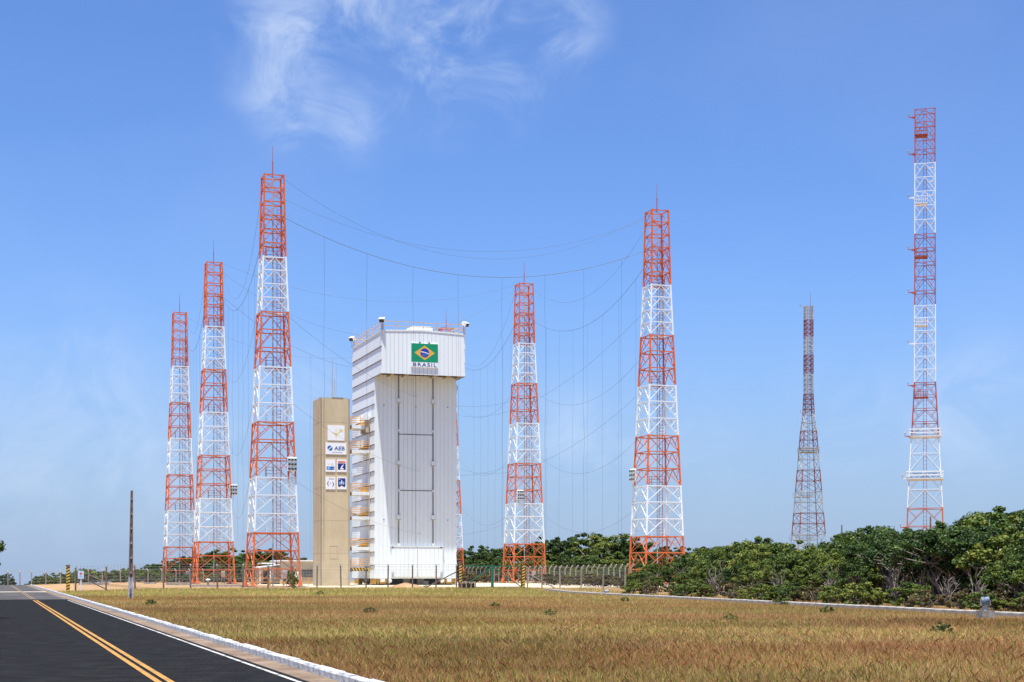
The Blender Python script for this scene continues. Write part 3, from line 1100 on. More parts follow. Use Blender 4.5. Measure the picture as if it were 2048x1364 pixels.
ua, ub = u_at(822, 0), u_at(875.3, 0)
fw = ub - ua
fh = 3.05
fs = sign_board('flag_sign', 'green flag sign lettered BRASIL on the white jutting storey', 'sign', grid_pt((ua + ub) / 2, -.17, zat(734, 201.2)), fw, fh, .13)
g0 = .66
flat([(-fw / 2 + .01, g0), (fw / 2 - .01, g0), (fw / 2 - .01, fh - .01), (-fw / 2 + .01, fh - .01)], 'flag_field', 'flag_green', fs, -.001)
fc = (g0 + fh) / 2
flat([(-fw * .385, fc), (0, fc - .93), (fw * .385, fc), (0, fc + .93)], 'flag_rhombus', 'flag_yellow', fs, -.006)
flat(circ(0, fc, .585, 32), 'flag_disc', 'flag_blue', fs, -.011)
band = []
for i in range(13):
    x_ = -.56 + 1.12 * i / 12
    band.append((x_, fc + .14 - .20 * (x_ + .35) ** 2 - .09 * x_))
lo = [(x_, z_ - .105) for x_, z_ in band][::-1]


def inside(poly, cx, cz, r):
    out = []
    for x_, z_ in poly:
        v = Vector((x_ - cx, z_ - cz))
        if v.length > r:
            v = v.normalized() * r
        out.append((cx + v.x, cz + v.y))
    return out


flat(inside(lo[::-1] + band[::-1], 0, fc, .57), 'flag_band', 'signw', fs, -.016)
for (x_, z_) in ((-.25, -.12), (-.1, -.3), (.1, -.2), (.2, -.38), (-.3, -.3), (.3, -.15), (0, -.42), (.05, -.08), (-.15, -.42)):
    flat(circ(x_, fc + z_, .028, 6), 'flag_star', 'signw', fs, -.016)
text_obj('BRASIL', .66, 'txtblue', fs, (0, -.008, .31), 1.28, .004, 1.27)
for sx in (-.62, .62):
    MB().box(sx - .12, sx + .12, -.0, .10, fh + .05, fh + .15).box(sx - .03, sx + .03, .03, .1, fh - .0, fh + .06).build('sign_lamp', M['black'], fs)

# ------------------------------------------------------------------ plain concrete tower
CTX, CTY = -23.43, 192.0
ct = thing('concrete_tower', 'plain tan concrete tower with six signs on its face', 'tower', (CTX, CTY, gz(CTX, CTY)), TH)
ch = .55
poly = [(0, 0), (3.81 - .3, 0), (3.81, .3), (3.81, 4.3), (0, 4.3)]
HC = 22.95
cb_ = MB()
n5 = len(poly)
cb_.add([(x, y, -.2) for x, y in poly] + [(x, y, HC) for x, y in poly], [tuple(range(n5))[::-1], tuple(range(n5, 2 * n5))] + [(i, (i + 1) % n5, n5 + (i + 1) % n5, n5 + i) for i in range(n5)])
cb_.build('shaft', M['concrete'], ct)
for k in range(1, 6):
    MB().box(-.006, 3.5, -.006, 4.25, k * 4.0 - .007, k * 4.0 + .007).build('pour_joint', M['concrete_line'], ct)
MB().box(1.0, 1.03, -.012, -.002, 13.6, 15.2).box(1.9, 1.93, -.012, -.002, 13.6, 15.2).box(1.03, 1.9, -.012, -.002, 13.6, 13.63).box(1.03, 1.9, -.012, -.002, 15.17, 15.2).build('blocked_opening', M['concrete_line'], ct).location = (.25, 0, -10.3)
cd = MB().tube([(.14, -.05, 0), (.14, -.05, HC)], .035, 6).build('down_conductor', M['seam'], ct)
MB().tube([(.5, -.03, 3), (.5, -.03, HC)], .018, 5).build('down_conductor', M['concrete_line'], ct)
cp = MB().box(-.05, 3.4, .25, .4, HC, HC + .07).box(1.5, 2.9, -.02, 1.5, HC, HC + .12)
cp.build('roof_slab', M['greyconc'], ct)
MB().tube([(2.0, 2.2, HC), (2.0, 2.2, HC + 3.2), (2.0, 2.2, HC + 5.2)], [.07, .05, .02], 6).build('lightning_rod', M['galv'], ct)
MB().tube([(2.3, 2.2, HC), (2.3, 2.2, HC + 2.6)], [.03, .03], 6).build('rod_stay', M['galv'], ct)


def ct_sign(px0, px1, py0, py1, name, label, group=None):
    """board on the concrete face from photo columns and rows"""
    def uu(px):
        t = (px - CX) / F
        return (t * CTY - CTX) / (CU - t * SU)
    u0, u1 = uu(px0), uu(px1)
    Y = CTY + SU * (u0 + u1) / 2
    z0, z1 = zat(py1, Y), zat(py0, Y)
    um = (u0 + u1) / 2
    loc = (CTX + CU * um + SU * .062, CTY + SU * um - CU * .062, z0)
    w, h = u1 - u0, z1 - z0
    return sign_board(name, label, 'sign', loc, w, h, .06), w, h


s, w, h = ct_sign(655, 689, 851, 881, 'emblem_sign', 'white sign with faded gold winged emblem, topmost on the concrete tower')
wing = [(-.62, .58), (-.40, .50), (-.25, .52), (-.06, .50), (-.06, .78), (.02, .80), (.04, .50), (.2, .48), (.42, .66), (.30, .74), (.55, .78), (.85, .72), (.80, .58), (.45, .56),
        (.28, .42), (.12, .34), (.06, .22), (.0, .12), (-.06, .22), (-.12, .34), (-.28, .44)]
flat([(x * w / 2, z * h) for x, z in wing][::-1], 'winged_emblem', 'gold', s, -.001)
s, w, h = ct_sign(651, 692.6, 885.5, 908.7, 'agency_sign', 'wide white sign lettered AEB beside a round blue logo')
cxl = -w * .29
a0, a1 = math.radians(50), math.radians(220)
up_ = [(cxl - .022 + .30 * math.cos(a0 + (a1 - a0) * i / 12), h * .52 + .022 + .30 * math.sin(a0 + (a1 - a0) * i / 12)) for i in range(13)]
dn_ = [(cxl + .022 + .30 * math.cos(a0 + math.pi + (a1 - a0) * i / 12), h * .52 - .022 + .30 * math.sin(a0 + math.pi + (a1 - a0) * i / 12)) for i in range(13)]
flat(up_[::-1], 'logo_half', 'aeb', s, -.001)
flat(dn_[::-1], 'logo_half', 'aeb', s, -.001)
text_obj('AEB', .66, 'txtblue', s, (w * .17, -.005, h * .50), 1.12, .004, 1.0)
text_obj('AGÊNCIA ESPACIAL BRASILEIRA', .085, 'aeb', s, (w * .06, -.005, h * .17), 1.1, .003)
s, w, h = ct_sign(651, 670.6, 919, 943.5, 'emblem_sign', 'small sign with pale ring above a blue panel with globe')
flat([(-w * .4, h * .17), (-w * .03, h * .15), (0, h * .12), (w * .03, h * .15), (w * .4, h * .17), (w * .4, h * .43), (-w * .4, h * .43)], 'blue_panel', 'aeb', s, -.001)
flat(circ(-w * .17, h * .3, .17, 20, 1.2), 'globe', 'sky_logo', s, -.006)
flat([(w * .18, h * .24), (w * .32, h * .27), (w * .34, h * .32), (w * .2, h * .27)], 'comet', 'signw', s, -.006)
ring = circ(w * .18, h * .62, .13, 20)
flat(ring, 'ring', 'logogreen', s, -.001)
flat(circ(w * .18, h * .62, .095, 20), 'ring_centre', 'signw', s, -.006)
flat([(-w * .32, h * .68), (-w * .2, h * .57), (-w * .08, h * .68), (-w * .2, h * .62)][::-1], 'small_wings', 'gold', s, -.001)
s, w, h = ct_sign(673.5, 693, 919.5, 943.8, 'emblem_sign', 'small sign with red heading over white rocket on blue')
flat([(-w * .4, h * .17), (w * .4, h * .17), (w * .4, h * .70), (-w * .4, h * .70)], 'blue_panel', 'navy', s, -.001)
flat([(-w * .18, h * .2), (w * .2, h * .2), (w * .2, h * .29), (0, h * .33), (w * .1, h * .4), (w * .2, h * .66), (0, h * .5)], 'rocket', 'signw', s, -.006)
flat([(-w * .4, h * .74), (w * .4, h * .74), (w * .4, h * .89), (-w * .4, h * .89)], 'heading_band', 'pinkred', s, -.001)
text_obj('BARREIRA', .15, 'red', s, (0, -.007, h * .815), 1.15, .003)
s, w, h = ct_sign(651, 670.6, 954, 978.5, 'emblem_sign', 'small sign lettered CLA over two curved navy strokes')
text_obj('CLA', .24, 'seam', s, (w * .1, -.005, h * .85), 1.25, .003, 1.15)
for sg in (-1, 1):
    arc = []
    for i in range(11):
        a = math.radians(110 + 140 * i / 10)
        arc.append((.30 * math.cos(a), .34 * math.sin(a)))
    inn = []
    for i in range(11):
        a = math.radians(110 + 140 * i / 10)
        inn.append((.16 * math.cos(a) - .03, .30 * math.sin(a)))
    pts = arc + inn[::-1]
    if sg < 0:
        pts = [(-x, -z) for x, z in pts]
    flat([(x + (-.10 if sg > 0 else .12), z + h * (.46 if sg > 0 else .40)) for x, z in pts][::-1], 'swirl', 'navy', s, -.001)
flat(circ(-.02, h * .47, .07, 10), 'dot', 'logogreen', s, -.001)
flat([(-w * .28, h * .84), (-w * .22, h * .8), (-w * .16, h * .84), (-w * .22, h * .82)][::-1], 'small_wings', 'gold', s, -.001)
s, w, h = ct_sign(673.5, 693, 954, 978.5, 'emblem_sign', 'small sign with dark blue shield badge between pale wings')
shield = [(-w * .38, h * .9), (-w * .38, h * .28), (-w * .28, h * .15), (-w * .12, h * .24), (0, h * .3), (w * .12, h * .24), (w * .28, h * .15), (w * .38, h * .28), (w * .38, h * .9)]
flat(shield, 'shield', 'navy', s, -.001)
for sg in (-1, 1):
    flat(circ(sg * w * .17, h * .5, .2, 18, .62), 'shield_wing', 'sky_logo', s, -.006)
flat([(-.055, h * .3), (.055, h * .3), (.06, h * .68), (0, h * .8), (-.06, h * .68)], 'shield_rocket', 'signw', s, -.011)
flat([(-.06, h * .3), (.06, h * .3), (.05, h * .46), (-.05, h * .46)], 'shield_base', 'red', s, -.016)
flat([(-w * .34, h * .86), (-w * .24, h * .76), (-w * .1, h * .86), (-w * .24, h * .82)][::-1], 'shield_bird', 'signw', s, -.006)

# ------------------------------------------------------------------ fences
def fence(name, label, posts, h, arm=0.0, armdir=(0, -1), mt='post', tipped=False, mesh_h=None, strands=(), thick=.13, brace=(), lean=0.01, group=None, coil=False):
    """posts: list of (x, y); returns the fence thing"""
    rr = random.Random(int(abs(posts[0][0]) * 10) + len(posts))
    b0 = Vector((posts[0][0], posts[0][1], gz(*posts[0])))
    t = thing(name, label, 'fence', b0, 0, group)
    base = [Vector((x, y, gz(x, y))) - b0 for x, y in posts]
    mb = MB()
    mb.box(-thick / 2, thick / 2, -thick / 2, thick / 2, -.3, h)
    if arm:
        a = Vector((armdir[0], armdir[1], 0)).normalized() * arm
        mb.bar((0, 0, h - .05), (a.x, a.y, h + arm * .8), thick * .85)
    pm = mb.mesh('post', M[mt])
    tip = MB().box(-thick / 2 - .006, thick / 2 + .006, -thick / 2 - .006, thick / 2 + .006, h - .16, h + .012).mesh('painted_tip', M['limewash'])
    for b in base:
        p = link('post', pm, t)
        p.location = b
        p.rotation_euler = (rr.uniform(-lean, lean), rr.uniform(-lean, lean), rr.uniform(-.1, .1))
        if tipped:
            link('painted_tip', tip, p)
    for hs in strands:
        st = MB()
        off = Vector((0, 0, hs))
        if arm and hs > h:
            off += a * ((hs - h) / (arm * .8))
        st.tube([b + off for b in base], .008, 4)
        if coil and hs > h - .5:
            for i in range(len(base) - 1):
                for k in range(9):
                    c = base[i].lerp(base[i + 1], (k + .5) / 9) + off
                    st.bar(c + Vector((0, 0, -.09)), c + Vector((.02, 0, .10)), .012)
        st.build('wire_strand', M['wire'], t)
    if mesh_h:
        ml = MB()
        for i in range(len(base) - 1):
            A, B = base[i], base[i + 1]
            ln = (B - A).length
            n = max(4, int(ln / .16))
            d = (B - A) / ln
            hh = mesh_h
            r_ = .004
            for k in range(-int(hh / .16), n):
                for sgn in (1, -1):
                    s0, s1 = k * .16, k * .16 + hh
                    za, zb = (.05, hh) if sgn > 0 else (hh, .05)
                    c0, c1 = max(s0, 0), min(s1, ln)
                    if c1 <= c0:
                        continue
                    f0, f1 = (c0 - s0) / hh, (c1 - s0) / hh
                    P = A + d * c0 + Vector((0, 0, za + (zb - za) * f0))
                    Q = A + d * c1 + Vector((0, 0, za + (zb - za) * f1))
                    ml.add([P + Vector((0, 0, r_)), P - Vector((0, 0, r_)), Q - Vector((0, 0, r_)), Q + Vector((0, 0, r_))], [(0, 1, 2, 3)])
        ml.build('chain_link', M['mesh'], t)
    for (i, sgn, ln) in brace:
        b = base[i]
        d = (base[min(i + 1, len(base) - 1)] - base[max(i - 1, 0)])
        d.z = 0
        d = d.normalized() * sgn
        MB().bar(b + Vector((0, 0, h * .68)) + d * .06, b + d * ln + Vector((0, 0, .02)), thick * .8).build('post_brace', M[mt], t)
    return t


FQ = 156.2
def on_q(px, q):
    """ground point on the grid line q seen at photo column px"""
    t = (px - CX) / F
    # -SU*x + CU*y = q, x = t*y
    y = q / (CU - SU * t)
    return t * y, y


front = [on_q(px, FQ) for px in (151, 212, 270, 327, 381, 435, 486, 536, 586, 634, 682, 732, 776, 825, 872, 913)]
fence('wire_fence', 'dark wooden post and wire fence along the grass in front of the concrete tower', front, 2.45, mt='post', tipped=True,
      strands=(1.0, 1.95, 2.2, 2.42), mesh_h=1.9, brace=((0, 1, 3.3), (15, -1, 3.4)), coil=True, lean=.02)
front2 = [on_q(px, FQ) for px in (1055, 1084, 1120, 1162)] + [(at(1206, 158).x, 158), (at(1250, 150).x, 150)]
fence('wire_fence', 'tilted grey post and wire fence running from the green gate into the scrub', front2, 2.25, mt='palepost', tipped=True,
      strands=(.5, 1.0, 1.5, 2.0, 2.2), mesh_h=1.9, brace=((0, 1, 3.0),), lean=.035)
rear = []
for i in range(34):
    t = i / 33
    px = 930 + (1262 - 930) * (t ** 1.12)
    Y = 275 - 95 * t
    g = at(px, Y)
    rear.append((g.x, g.y))
fence('wire_fence', 'pale concrete fence with bent post tops in front of the dark trees behind the gate', rear, 2.2, arm=.5, armdir=(.6, -.8), mt='palepost',
      strands=(.6, 1.2, 1.8, 2.3, 2.5), mesh_h=2.0, thick=.14, lean=.02)
left_r = [on_q(px, 256.5) for px in (-34, -8, 16, 40, 63, 92, 121, 150, 177, 205, 241, 268, 296, 324, 352, 380, 407, 435, 462, 489, 516)]
fence('wire_fence', 'pale concrete fence with bent post tops crossing the crest of the road', left_r, 2.0, arm=.38, armdir=(-.6, .5), mt='palepost',
      strands=(.5, 1.0, 1.6, 2.05, 2.25), mesh_h=1.6, thick=.13, brace=((8, 1, 3.0),), lean=.015)


def striped_pillar(label, x, y, w, h, side_green=True):
    t = thing('striped_pillar', label, 'pillar', (x, y, gz(x, y)), TH, 'yellow and black striped gate pillars')
    c = MB().box(-w / 2, w / 2, -w / 2, w / 2, -.3, h).build('pillar_core', M['green'] if side_green else M['black'], t)
    MB().box(-w / 2, w / 2, -w / 2 - .012, -w / 2 - .001, 0, h - .02).build('black_face', M['black'], t)
    n = 9
    st = h / n
    for i in range(n):
        z = .05 + i * st
        MB().prism_y([(-w / 2, z), (w / 2, z + .14), (w / 2, min(z + .14 + st * .52, h - .03)), (-w / 2, min(z + st * .52, h - .03))], -w / 2 - .02, -w / 2 - .0125).build('yellow_stripe', M['stripe'], t)
    MB().box(-w / 2 - .05, w / 2 + .08, -w / 2 - .05, w / 2 + .05, h, h + .07).build('pillar_cap', M['greyconc'], t)
    return t


x, y = on_q(136, FQ - .6)
striped_pillar('yellow and black striped pillar beside the road kerb, near the red cross sign', x, y, .34, 2.55)
xg0, yg0 = on_q(920, FQ - .4)
striped_pillar('yellow and black striped pillar of the green gate, next to the leaf-filled box', xg0, yg0, .30, 2.65, False)
xg1, yg1 = on_q(1046, FQ - .4)
striped_pillar('yellow and black striped pillar of the green gate, at the end of the old kerb', xg1, yg1, .32, 2.65, False)
gt = thing('green_gate', 'green tubular steel gate with diagonal struts between striped pillars', 'gate', (xg0, yg0, gz(xg0, yg0)), TH)
gl = math.hypot(xg1 - xg0, yg1 - yg0)
for nm, a, b, wd in (('top_rail', (.2, 0, 2.28), (gl - .2, 0, 2.28), .11), ('bottom_rail', (.2, 0, .12), (gl - .2, 0, .12), .09), ('centre_post', (gl * .51, 0, .05), (gl * .51, 0, 2.22), .24),
                     ('strut', (gl * .50, -.05, 2.15), (.3, -.05, .2), .09), ('strut', (gl * .52, -.05, 2.15), (gl - .3, -.05, .2), .09), ('end_post', (.2, 0, .05), (.2, 0, 2.3), .08), ('end_post', (gl - .2, 0, .05), (gl - .2, 0, 2.3), .08)):
    MB().bar(a, b, wd).build(nm, M['green'], gt)

# leaf-filled box by the gate pillar
bx_ = at(935, 158)
t = thing('leaf_box', 'low open box full of dry leaves with a slab lid beside the gate', 'box', bx_, TH)
MB().box(-.80, .80, -.45, .45, .62, .70).build('lid', M['greyconc'], t)
for sx in (-.72, -.25, .25, .72):
    MB().box(sx - .05, sx + .05, -.44, -.34, 0, .62).build('upright', M['palepost'], t)
    MB().box(sx - .05, sx + .05, .34, .44, 0, .62).build('upright', M['palepost'], t)
MB().box(-.66, .66, -.3, .3, .0, .56).build('leaf_fill', M['cardboard'], t)

# sand heap inside the fence
def heap(name, label, cat, c, rx, ry, h, mt, seed):
    rr = random.Random(seed)
    vs, fs = [], []
    nr, ns = 7, 20
    vs.append((0, 0, h))
    for i in range(1, nr + 1):
        r = i / nr
        for k in range(ns):
            a = 2 * math.pi * k / ns
            j = 1 + rr.uniform(-.12, .12)
            z = h * (1 - r) ** 1.0 * (1 + rr.uniform(-.12, .12)) if i < nr else -.05
            vs.append((rx * r * j * math.cos(a), ry * r * j * math.sin(a), z))
    for k in range(ns):
        fs.append((0, 1 + k, 1 + (k + 1) % ns))
    for i in range(nr - 1):
        for k in range(ns):
            a = 1 + i * ns
            fs.append((a + k, a + ns + k, a + ns + (k + 1) % ns, a + (k + 1) % ns))
    o = MB().add(vs, fs).build(name, mt, None, True)
    o.location = c
    tag(o, label, cat)
    return o


heap('sand_heap', 'low heap of orange sand in front of the white building', 'sand heap', at(812, 168), 2.3, 1.6, .55, M['sand'], 3)

# ------------------------------------------------------------------ small things
# tall tapered concrete pole with white base
pp = at(261, 112)
t = thing('concrete_pole', 'tall bare tapered concrete pole with whitewashed foot standing in the grass', 'pole', pp, TH)
t.rotation_euler = (0, .012, TH)
hp = 7.7


def taper(mb, x0, x1, y0, y1, z0, z1, k0, k1):
    vs = [(x * k0, y * k0, z0) for x, y in ((x0, y0), (x1, y0), (x1, y1), (x0, y1))] + [(x * k1, y * k1, z1) for x, y in ((x0, y0), (x1, y0), (x1, y1), (x0, y1))]
    mb.add(vs, [(3, 2, 1, 0), (4, 5, 6, 7), (0, 1, 5, 4), (1, 2, 6, 5), (2, 3, 7, 6), (3, 0, 4, 7)])


def kz(z):
    return 1 - .52 * z / hp


for z0, z1, mt, nm in ((-.3, 1.55, 'limewash', 'whitewashed_foot'), (1.55, hp, 'post', 'shaft')):
    mb = MB()
    taper(mb, -.17, -.08, -.13, .13, z0, z1, kz(z0), kz(z1))
    taper(mb, .08, .17, -.13, .13, z0, z1, kz(z0), kz(z1))
    taper(mb, -.08, .08, -.05, .05, z0, z1, kz(z0), kz(z1))
    mb.build(nm, M[mt], t)
for k in range(7):
    z = .75 + k * 1.05
    w_ = .08 * kz(z)
    MB().box(-w_, w_, -.12 * kz(z), -.05 * kz(z), z, z + .12).build('step_web', M['palepost'] if z > 1.5 else M['limewash'], t)
MB().box(-.06, .06, -.145, -.05, .1, .42).build('foot_slot', M['seam'], t)

# red cross sign
sp = at(162, 149)
t = thing('first_aid_sign', 'pale blue sign with red cross on a white post near the striped pillar', 'sign', sp, .05)
MB().box(-.05, .05, -.03, .03, -.2, 1.5).build('post', M['whitebox'], t)
MB().box(-.28, .28, -.06, -.032, 1.27, 2.0).build('plate', mat('pale_blue_sign', (0.55, 0.70, 0.84), 0.45, 0.05, 3), t)
flat([(-.045, 1.60), (.045, 1.60), (.045, 1.70), (.14, 1.70), (.14, 1.79), (.045, 1.79), (.045, 1.88), (-.045, 1.88), (-.045, 1.79), (-.14, 1.79), (-.14, 1.70), (-.045, 1.70)], 'red_cross', 'red', t, -.061)
for z in (1.42, 1.50):
    flat([(-.16, z), (.16, z), (.16, z + .022), (-.16, z + .022)], 'text_line', 'sky_logo', t, -.061)

# floodlight on its block by the old kerb
fp = at(1971, 63.2)
t = thing('ground_floodlight', 'blue-grey drum floodlight on a mottled concrete block beside the old kerb', 'floodlight', fp, .25)
MB().box(-.28, .28, -.24, .24, -.1, .31).build('block', M['greyconc'], t)
MB().box(-.11, .11, -.09, .09, .31, .39).box(-.10, .06, -.08, .08, .39, .55).build('mount', M['galv'], t)
lf = MB().lathe([(.10, -.17), (.16, -.15), (.165, .02), (.19, .06), (.19, .15), (.17, .16)], (0, 0, 0), 18, 'y').build('lamp_housing', M['bluelamp'], t)
lf.location = (0, 0, .70)
lf.rotation_euler = (-0.2, 0, 1.15)
MB().lathe([(.16, .161), (.15, .165)], (0, 0, 0), 18, 'y').build('lamp_glass', M['glass'], lf)
MB().bar((-.2, 0, .52), (-.2, 0, .72), .03, .05).bar((.2, 0, .52), (.2, 0, .72), .03, .05).bar((-.2, 0, .53), (.2, 0, .53), .05, .03).build('yoke', M['galv'], t)
fp2 = at(1213, 136)
t = thing('ground_floodlight', 'small pale floodlight lying low at the far end of the old kerb', 'floodlight', fp2, .1)
MB().box(-.2, .2, -.18, .18, -.1, .2).build('block', M['greyconc'], t)
MB().box(-.24, .24, -.12, .12, .2, .27).build('mount', M['bluelamp'], t)
MB().box(-.16, .16, -.1, .14, .27, .40).build('lamp_housing', M['whitebox'], t)

# mushroom vent and slabs on the sand
vp = at(416, 190)
t = thing('mushroom_vent', 'short grey vent pipe with mushroom cap on the sand beneath the lattice towers', 'vent', vp, 0)
MB().tube([(0, 0, 0), (0, 0, .75)], .13, 10).build('vent_pipe', M['galv'], t)
MB().lathe([(.30, .70), (.30, .76), (.16, .88), (.03, .92)], (0, 0, 0), 14).build('cap', M['whitebox'], t)
slabs = [(357, 206, 1.6, .30, 'long pale concrete slab lying on sand between two lattice towers'), (182, 226, 1.7, .30, 'pale concrete block lying on sand by the red cross sign'),
         (437, 181, 3.0, .22, 'wide low concrete slab lying beside the mushroom vent'), (300, 232, .9, .22, 'short concrete block on sand in line with the bare pole'),
         (203, 218, 1.0, .28, 'small concrete block next to a longer pale block on the sand')]
for (px, Y, ln, hh, lb) in slabs:
    c = at(px, Y)
    o = MB().add([(-ln, -.5, -.1), (ln, -.5, -.1), (ln, .5, -.1), (-ln, .5, -.1), (-ln + .05, -.45, hh), (ln - .05, -.45, hh), (ln - .05, .45, hh), (-ln + .05, .45, hh)],
                 [(4, 5, 6, 7), (0, 1, 5, 4), (1, 2, 6, 5), (2, 3, 7, 6), (3, 0, 4, 7)]).build('concrete_slab', M['greyconc'])
    o.location = c
    o.rotation_euler = (0, 0, TH)
    tag(o, lb, 'slab', 'concrete slabs lying on the sand')

# two thin poles beyond the scrub, one beside the tall mast
for (px, Y, top, r, lb) in ((1683.5, 200, 1050, .09, 'thin dark pole poking out of scrub between two masts'), (1861, 236, 1033, .13, 'thick dark pole standing against the foot of the tall straight mast')):
    c = at(px, Y)
    o = MB().tube([(0, 0, -.3), (0, 0, zat(top, Y) - c.z)], [r * 1.3, r], 8).build('wooden_pole', M['post'])
    o.location = c
    tag(o, lb, 'pole')

# low service building behind the first mast
sb = at(560, 222)
t = thing('service_building', 'low beige flat-roofed building with porch and grilled window behind a lattice tower', 'building', sb, TH)
MB().box(0, 8.5, 0, 7, -.2, 3.25).build('wall', M['wall'], t)
MB().box(-.25, 8.7, -.35, 7.2, 3.25, 3.42).build('roof', M['roofw'], t)
MB().box(-2.6, -.01, 1.0, 6.0, -.2, 2.5).build('porch_wall', M['wall'], t)
MB().add([(-3.0, -.3, 2.3), (-.02, -.3, 2.72), (-.02, 6, 2.72), (-3.0, 6, 2.3), (-3.0, -.3, 2.42), (-.02, -.3, 2.86), (-.02, 6, 2.86), (-3.0, 6, 2.42)],
         [(3, 2, 1, 0), (4, 5, 6, 7), (0, 1, 5, 4), (1, 2, 6, 5), (2, 3, 7, 6), (3, 0, 4, 7)]).build('porch_roof', M['roofw'], t)
MB().box(-2.2, -.3, 2.0, 6.0, 2.9, 3.05).build('upper_roof', M['roofw'], t)
for xx in (-2.85, -1.4):
    MB().box(xx - .06, xx + .06, -.2, -.08, 0, 2.34).build('porch_post', M['whitebox'], t)
for (x0, x1, z0, z1, nm) in ((3.1, 4.85, .75, 2.05, 'window'), (-2.2, -1.3, .0, 1.9, 'doorway'), (.4, 1.4, 0, 1.95, 'doorway')):
    yw = -.02 if x0 > 0 else .98
    wdw = MB().box(x0, x1, yw - .03, yw + .01, z0, z1).build(nm, M['dark'], t)
    if nm == 'window':
        for k in range(9):
            MB().box(x0 + (x1 - x0) * k / 8 - .015, x0 + (x1 - x0) * k / 8 + .015, yw - .07, yw - .035, z0, z1).build('grille_bar', M['galv'], wdw)
        for k in range(7):
            MB().box(x0, x1, yw - .085, yw - .072, z0 + (z1 - z0) * k / 6 - .012, z0 + (z1 - z0) * k / 6 + .012).build('grille_bar', M['galv'], wdw)
x, y = on_q(584, FQ + 40)
sc = at(592, 206)
t = thing('notice_board', 'white notice board with blue foot and green mark in front of the beige wall', 'sign', sc, TH)
MB().box(-.55, .55, 0, .05, .75, 1.75).build('board', M['signw'], t)
MB().box(-.5, -.44, .05, .1, 0, 1.7).box(.44, .5, .05, .1, 0, 1.7).build('post', M['galv'], t)
flat([(-.5, .95), (.5, .95), (.5, 1.03), (-.5, 1.03)], 'blue_foot', 'aeb', t, -.001)
flat(circ(.05, 1.4, .16, 14), 'green_mark', 'logogreen', t, -.001)
flat([(-.4, 1.2), (-.2, 1.2), (-.25, 1.55), (-.35, 1.55)], 'figure_mark', 'seam', t, -.001)
# yellow handrails in front of it
rl0 = at(489, 196)
t = thing('handrail', 'long yellow pipe handrail in front of the low beige building', 'railing', rl0, TH)
for h in (.45, .95):
    MB().bar((0, 0, h), (9.6, 0, h), .08).build('rail', M['yellow'], t)
for k in range(7):
    MB().bar((k * 1.6, 0, 0), (k * 1.6, 0, 1.0), .09).build('rail_post', M['yellow'], t)
for (a, b) in ((3.0, 3.0), (4.8, 4.8), (6.4, 6.4)):
    MB().bar((a, -.3, 0), (a + .35, -1.1, .75), .12).bar((a, -.3, .0), (a, -.3, .9), .1).build('rail_brace', M['yellow'], t)

# small things scattered on the pad before the building
for (px, Y, lb) in ((884, 186, 'dark hooded floodlight lying on the pad below the white building'),):
    c = at(852, 178)
    t = thing('pad_floodlight', lb, 'floodlight', c, .4)
    MB().box(-.25, .25, -.2, .2, 0, .16).build('base', M['greyconc'], t)
    MB().tube([(0, 0, .16), (.1, 0, .4)], .05, 6).build('stem', M['galv'], t)
    MB().box(-.16, .24, -.16, .16, .36, .68).build('lamp_housing', M['seam'], t)

# ------------------------------------------------------------------ overhead cables
def tpt(key, sx, sy, z):
    t, x, y, g = TOWERS[key]
    h = tw(z) / 2
    return Vector((x + CU * sx * h - SU * sy * h, y + SU * sx * h + CU * sy * h, g + z * TSC))


NICK = {'T1': 'concrete-shaft-side tower', 'T2': 'middle tower of row', 'T3': 'farthest tower of row', 'T4': 'tower in scrub', 'T5': 'tower behind gate', 'T6': 'half-hidden tower'}


def cable(a, b, sag, r, lab, drops=(), zlow=5.0, dr=.0085, skew=0.0):
    A, B = tpt(*a), tpt(*b)
    n = 28
    pts = []

    def pos(t):
        p = A.lerp(B, t)
        p.z -= 4 * sag * t * (1 - t) * (1 + skew * (t - .5))
        return p
    for i in range(n + 1):
        pts.append(pos(i / n) - A)
    t = MB().tube(pts, r, 5).build('overhead_cable', M['cable'])
    t.location = A
    tag(t, lab, 'cable', 'overhead cables strung between the lattice towers')
    rr = random.Random(int(sag * 100))
    for d in drops:
        p = pos(d) - A
        zz = zlow - A.z
        pl = []
        for k in range(9):
            s = k / 8
            pl.append((p.x + .12 * math.sin(s * 3.1) * rr.uniform(-1, 1), p.y, p.z + (zz - p.z) * s))
        MB().tube(pl, dr, 4).build('drop_wire', M['cable'], t)
    return t


def ev(n, a=0.06, b=.94):
    return [a + (b - a) * i / (n - 1) for i in range(n)]


RC = .013
cable(('T1', 1, -1, 40.3), ('T4', -1, -1, 40.3), 5.0, .026, 'thick sagging cable with hanging wires from ' + NICK['T1'] + ' to ' + NICK['T4'], [.10, .21, .33, .45, .57, .69, .80, .91], 6, .011)
cable(('T1', 1, -1, 44.5), ('T4', -1, -1, 44.6), 7.2, RC, 'thin deep-sagging cable between the tops of ' + NICK['T1'] + ' and ' + NICK['T4'])
cable(('T1', 1, 1, 43.0), ('T4', -1, 1, 44.2), 5.0, RC, 'thin shallow cable just below the tops of ' + NICK['T1'] + ' and ' + NICK['T4'])
cable(('T4', -1, 1, 38.4), ('T5', 1, 1, 40.3), 4.6, .021, 'sagging cable with hanging wires from ' + NICK['T4'] + ' to ' + NICK['T5'], ev(8), 5)
cable(('T4', -1, 1, 43.0), ('T5', 1, -1, 44.2), 5.0, RC, 'thin cable between the tops of ' + NICK['T4'] + ' and ' + NICK['T5'])
cable(('T5', -1, 1, 39.0), ('T6', 1, 1, 41), 5.0, .021, 'sagging cable with hanging wires from ' + NICK['T5'] + ' to ' + NICK['T6'], ev(6, .05, .6), 4)
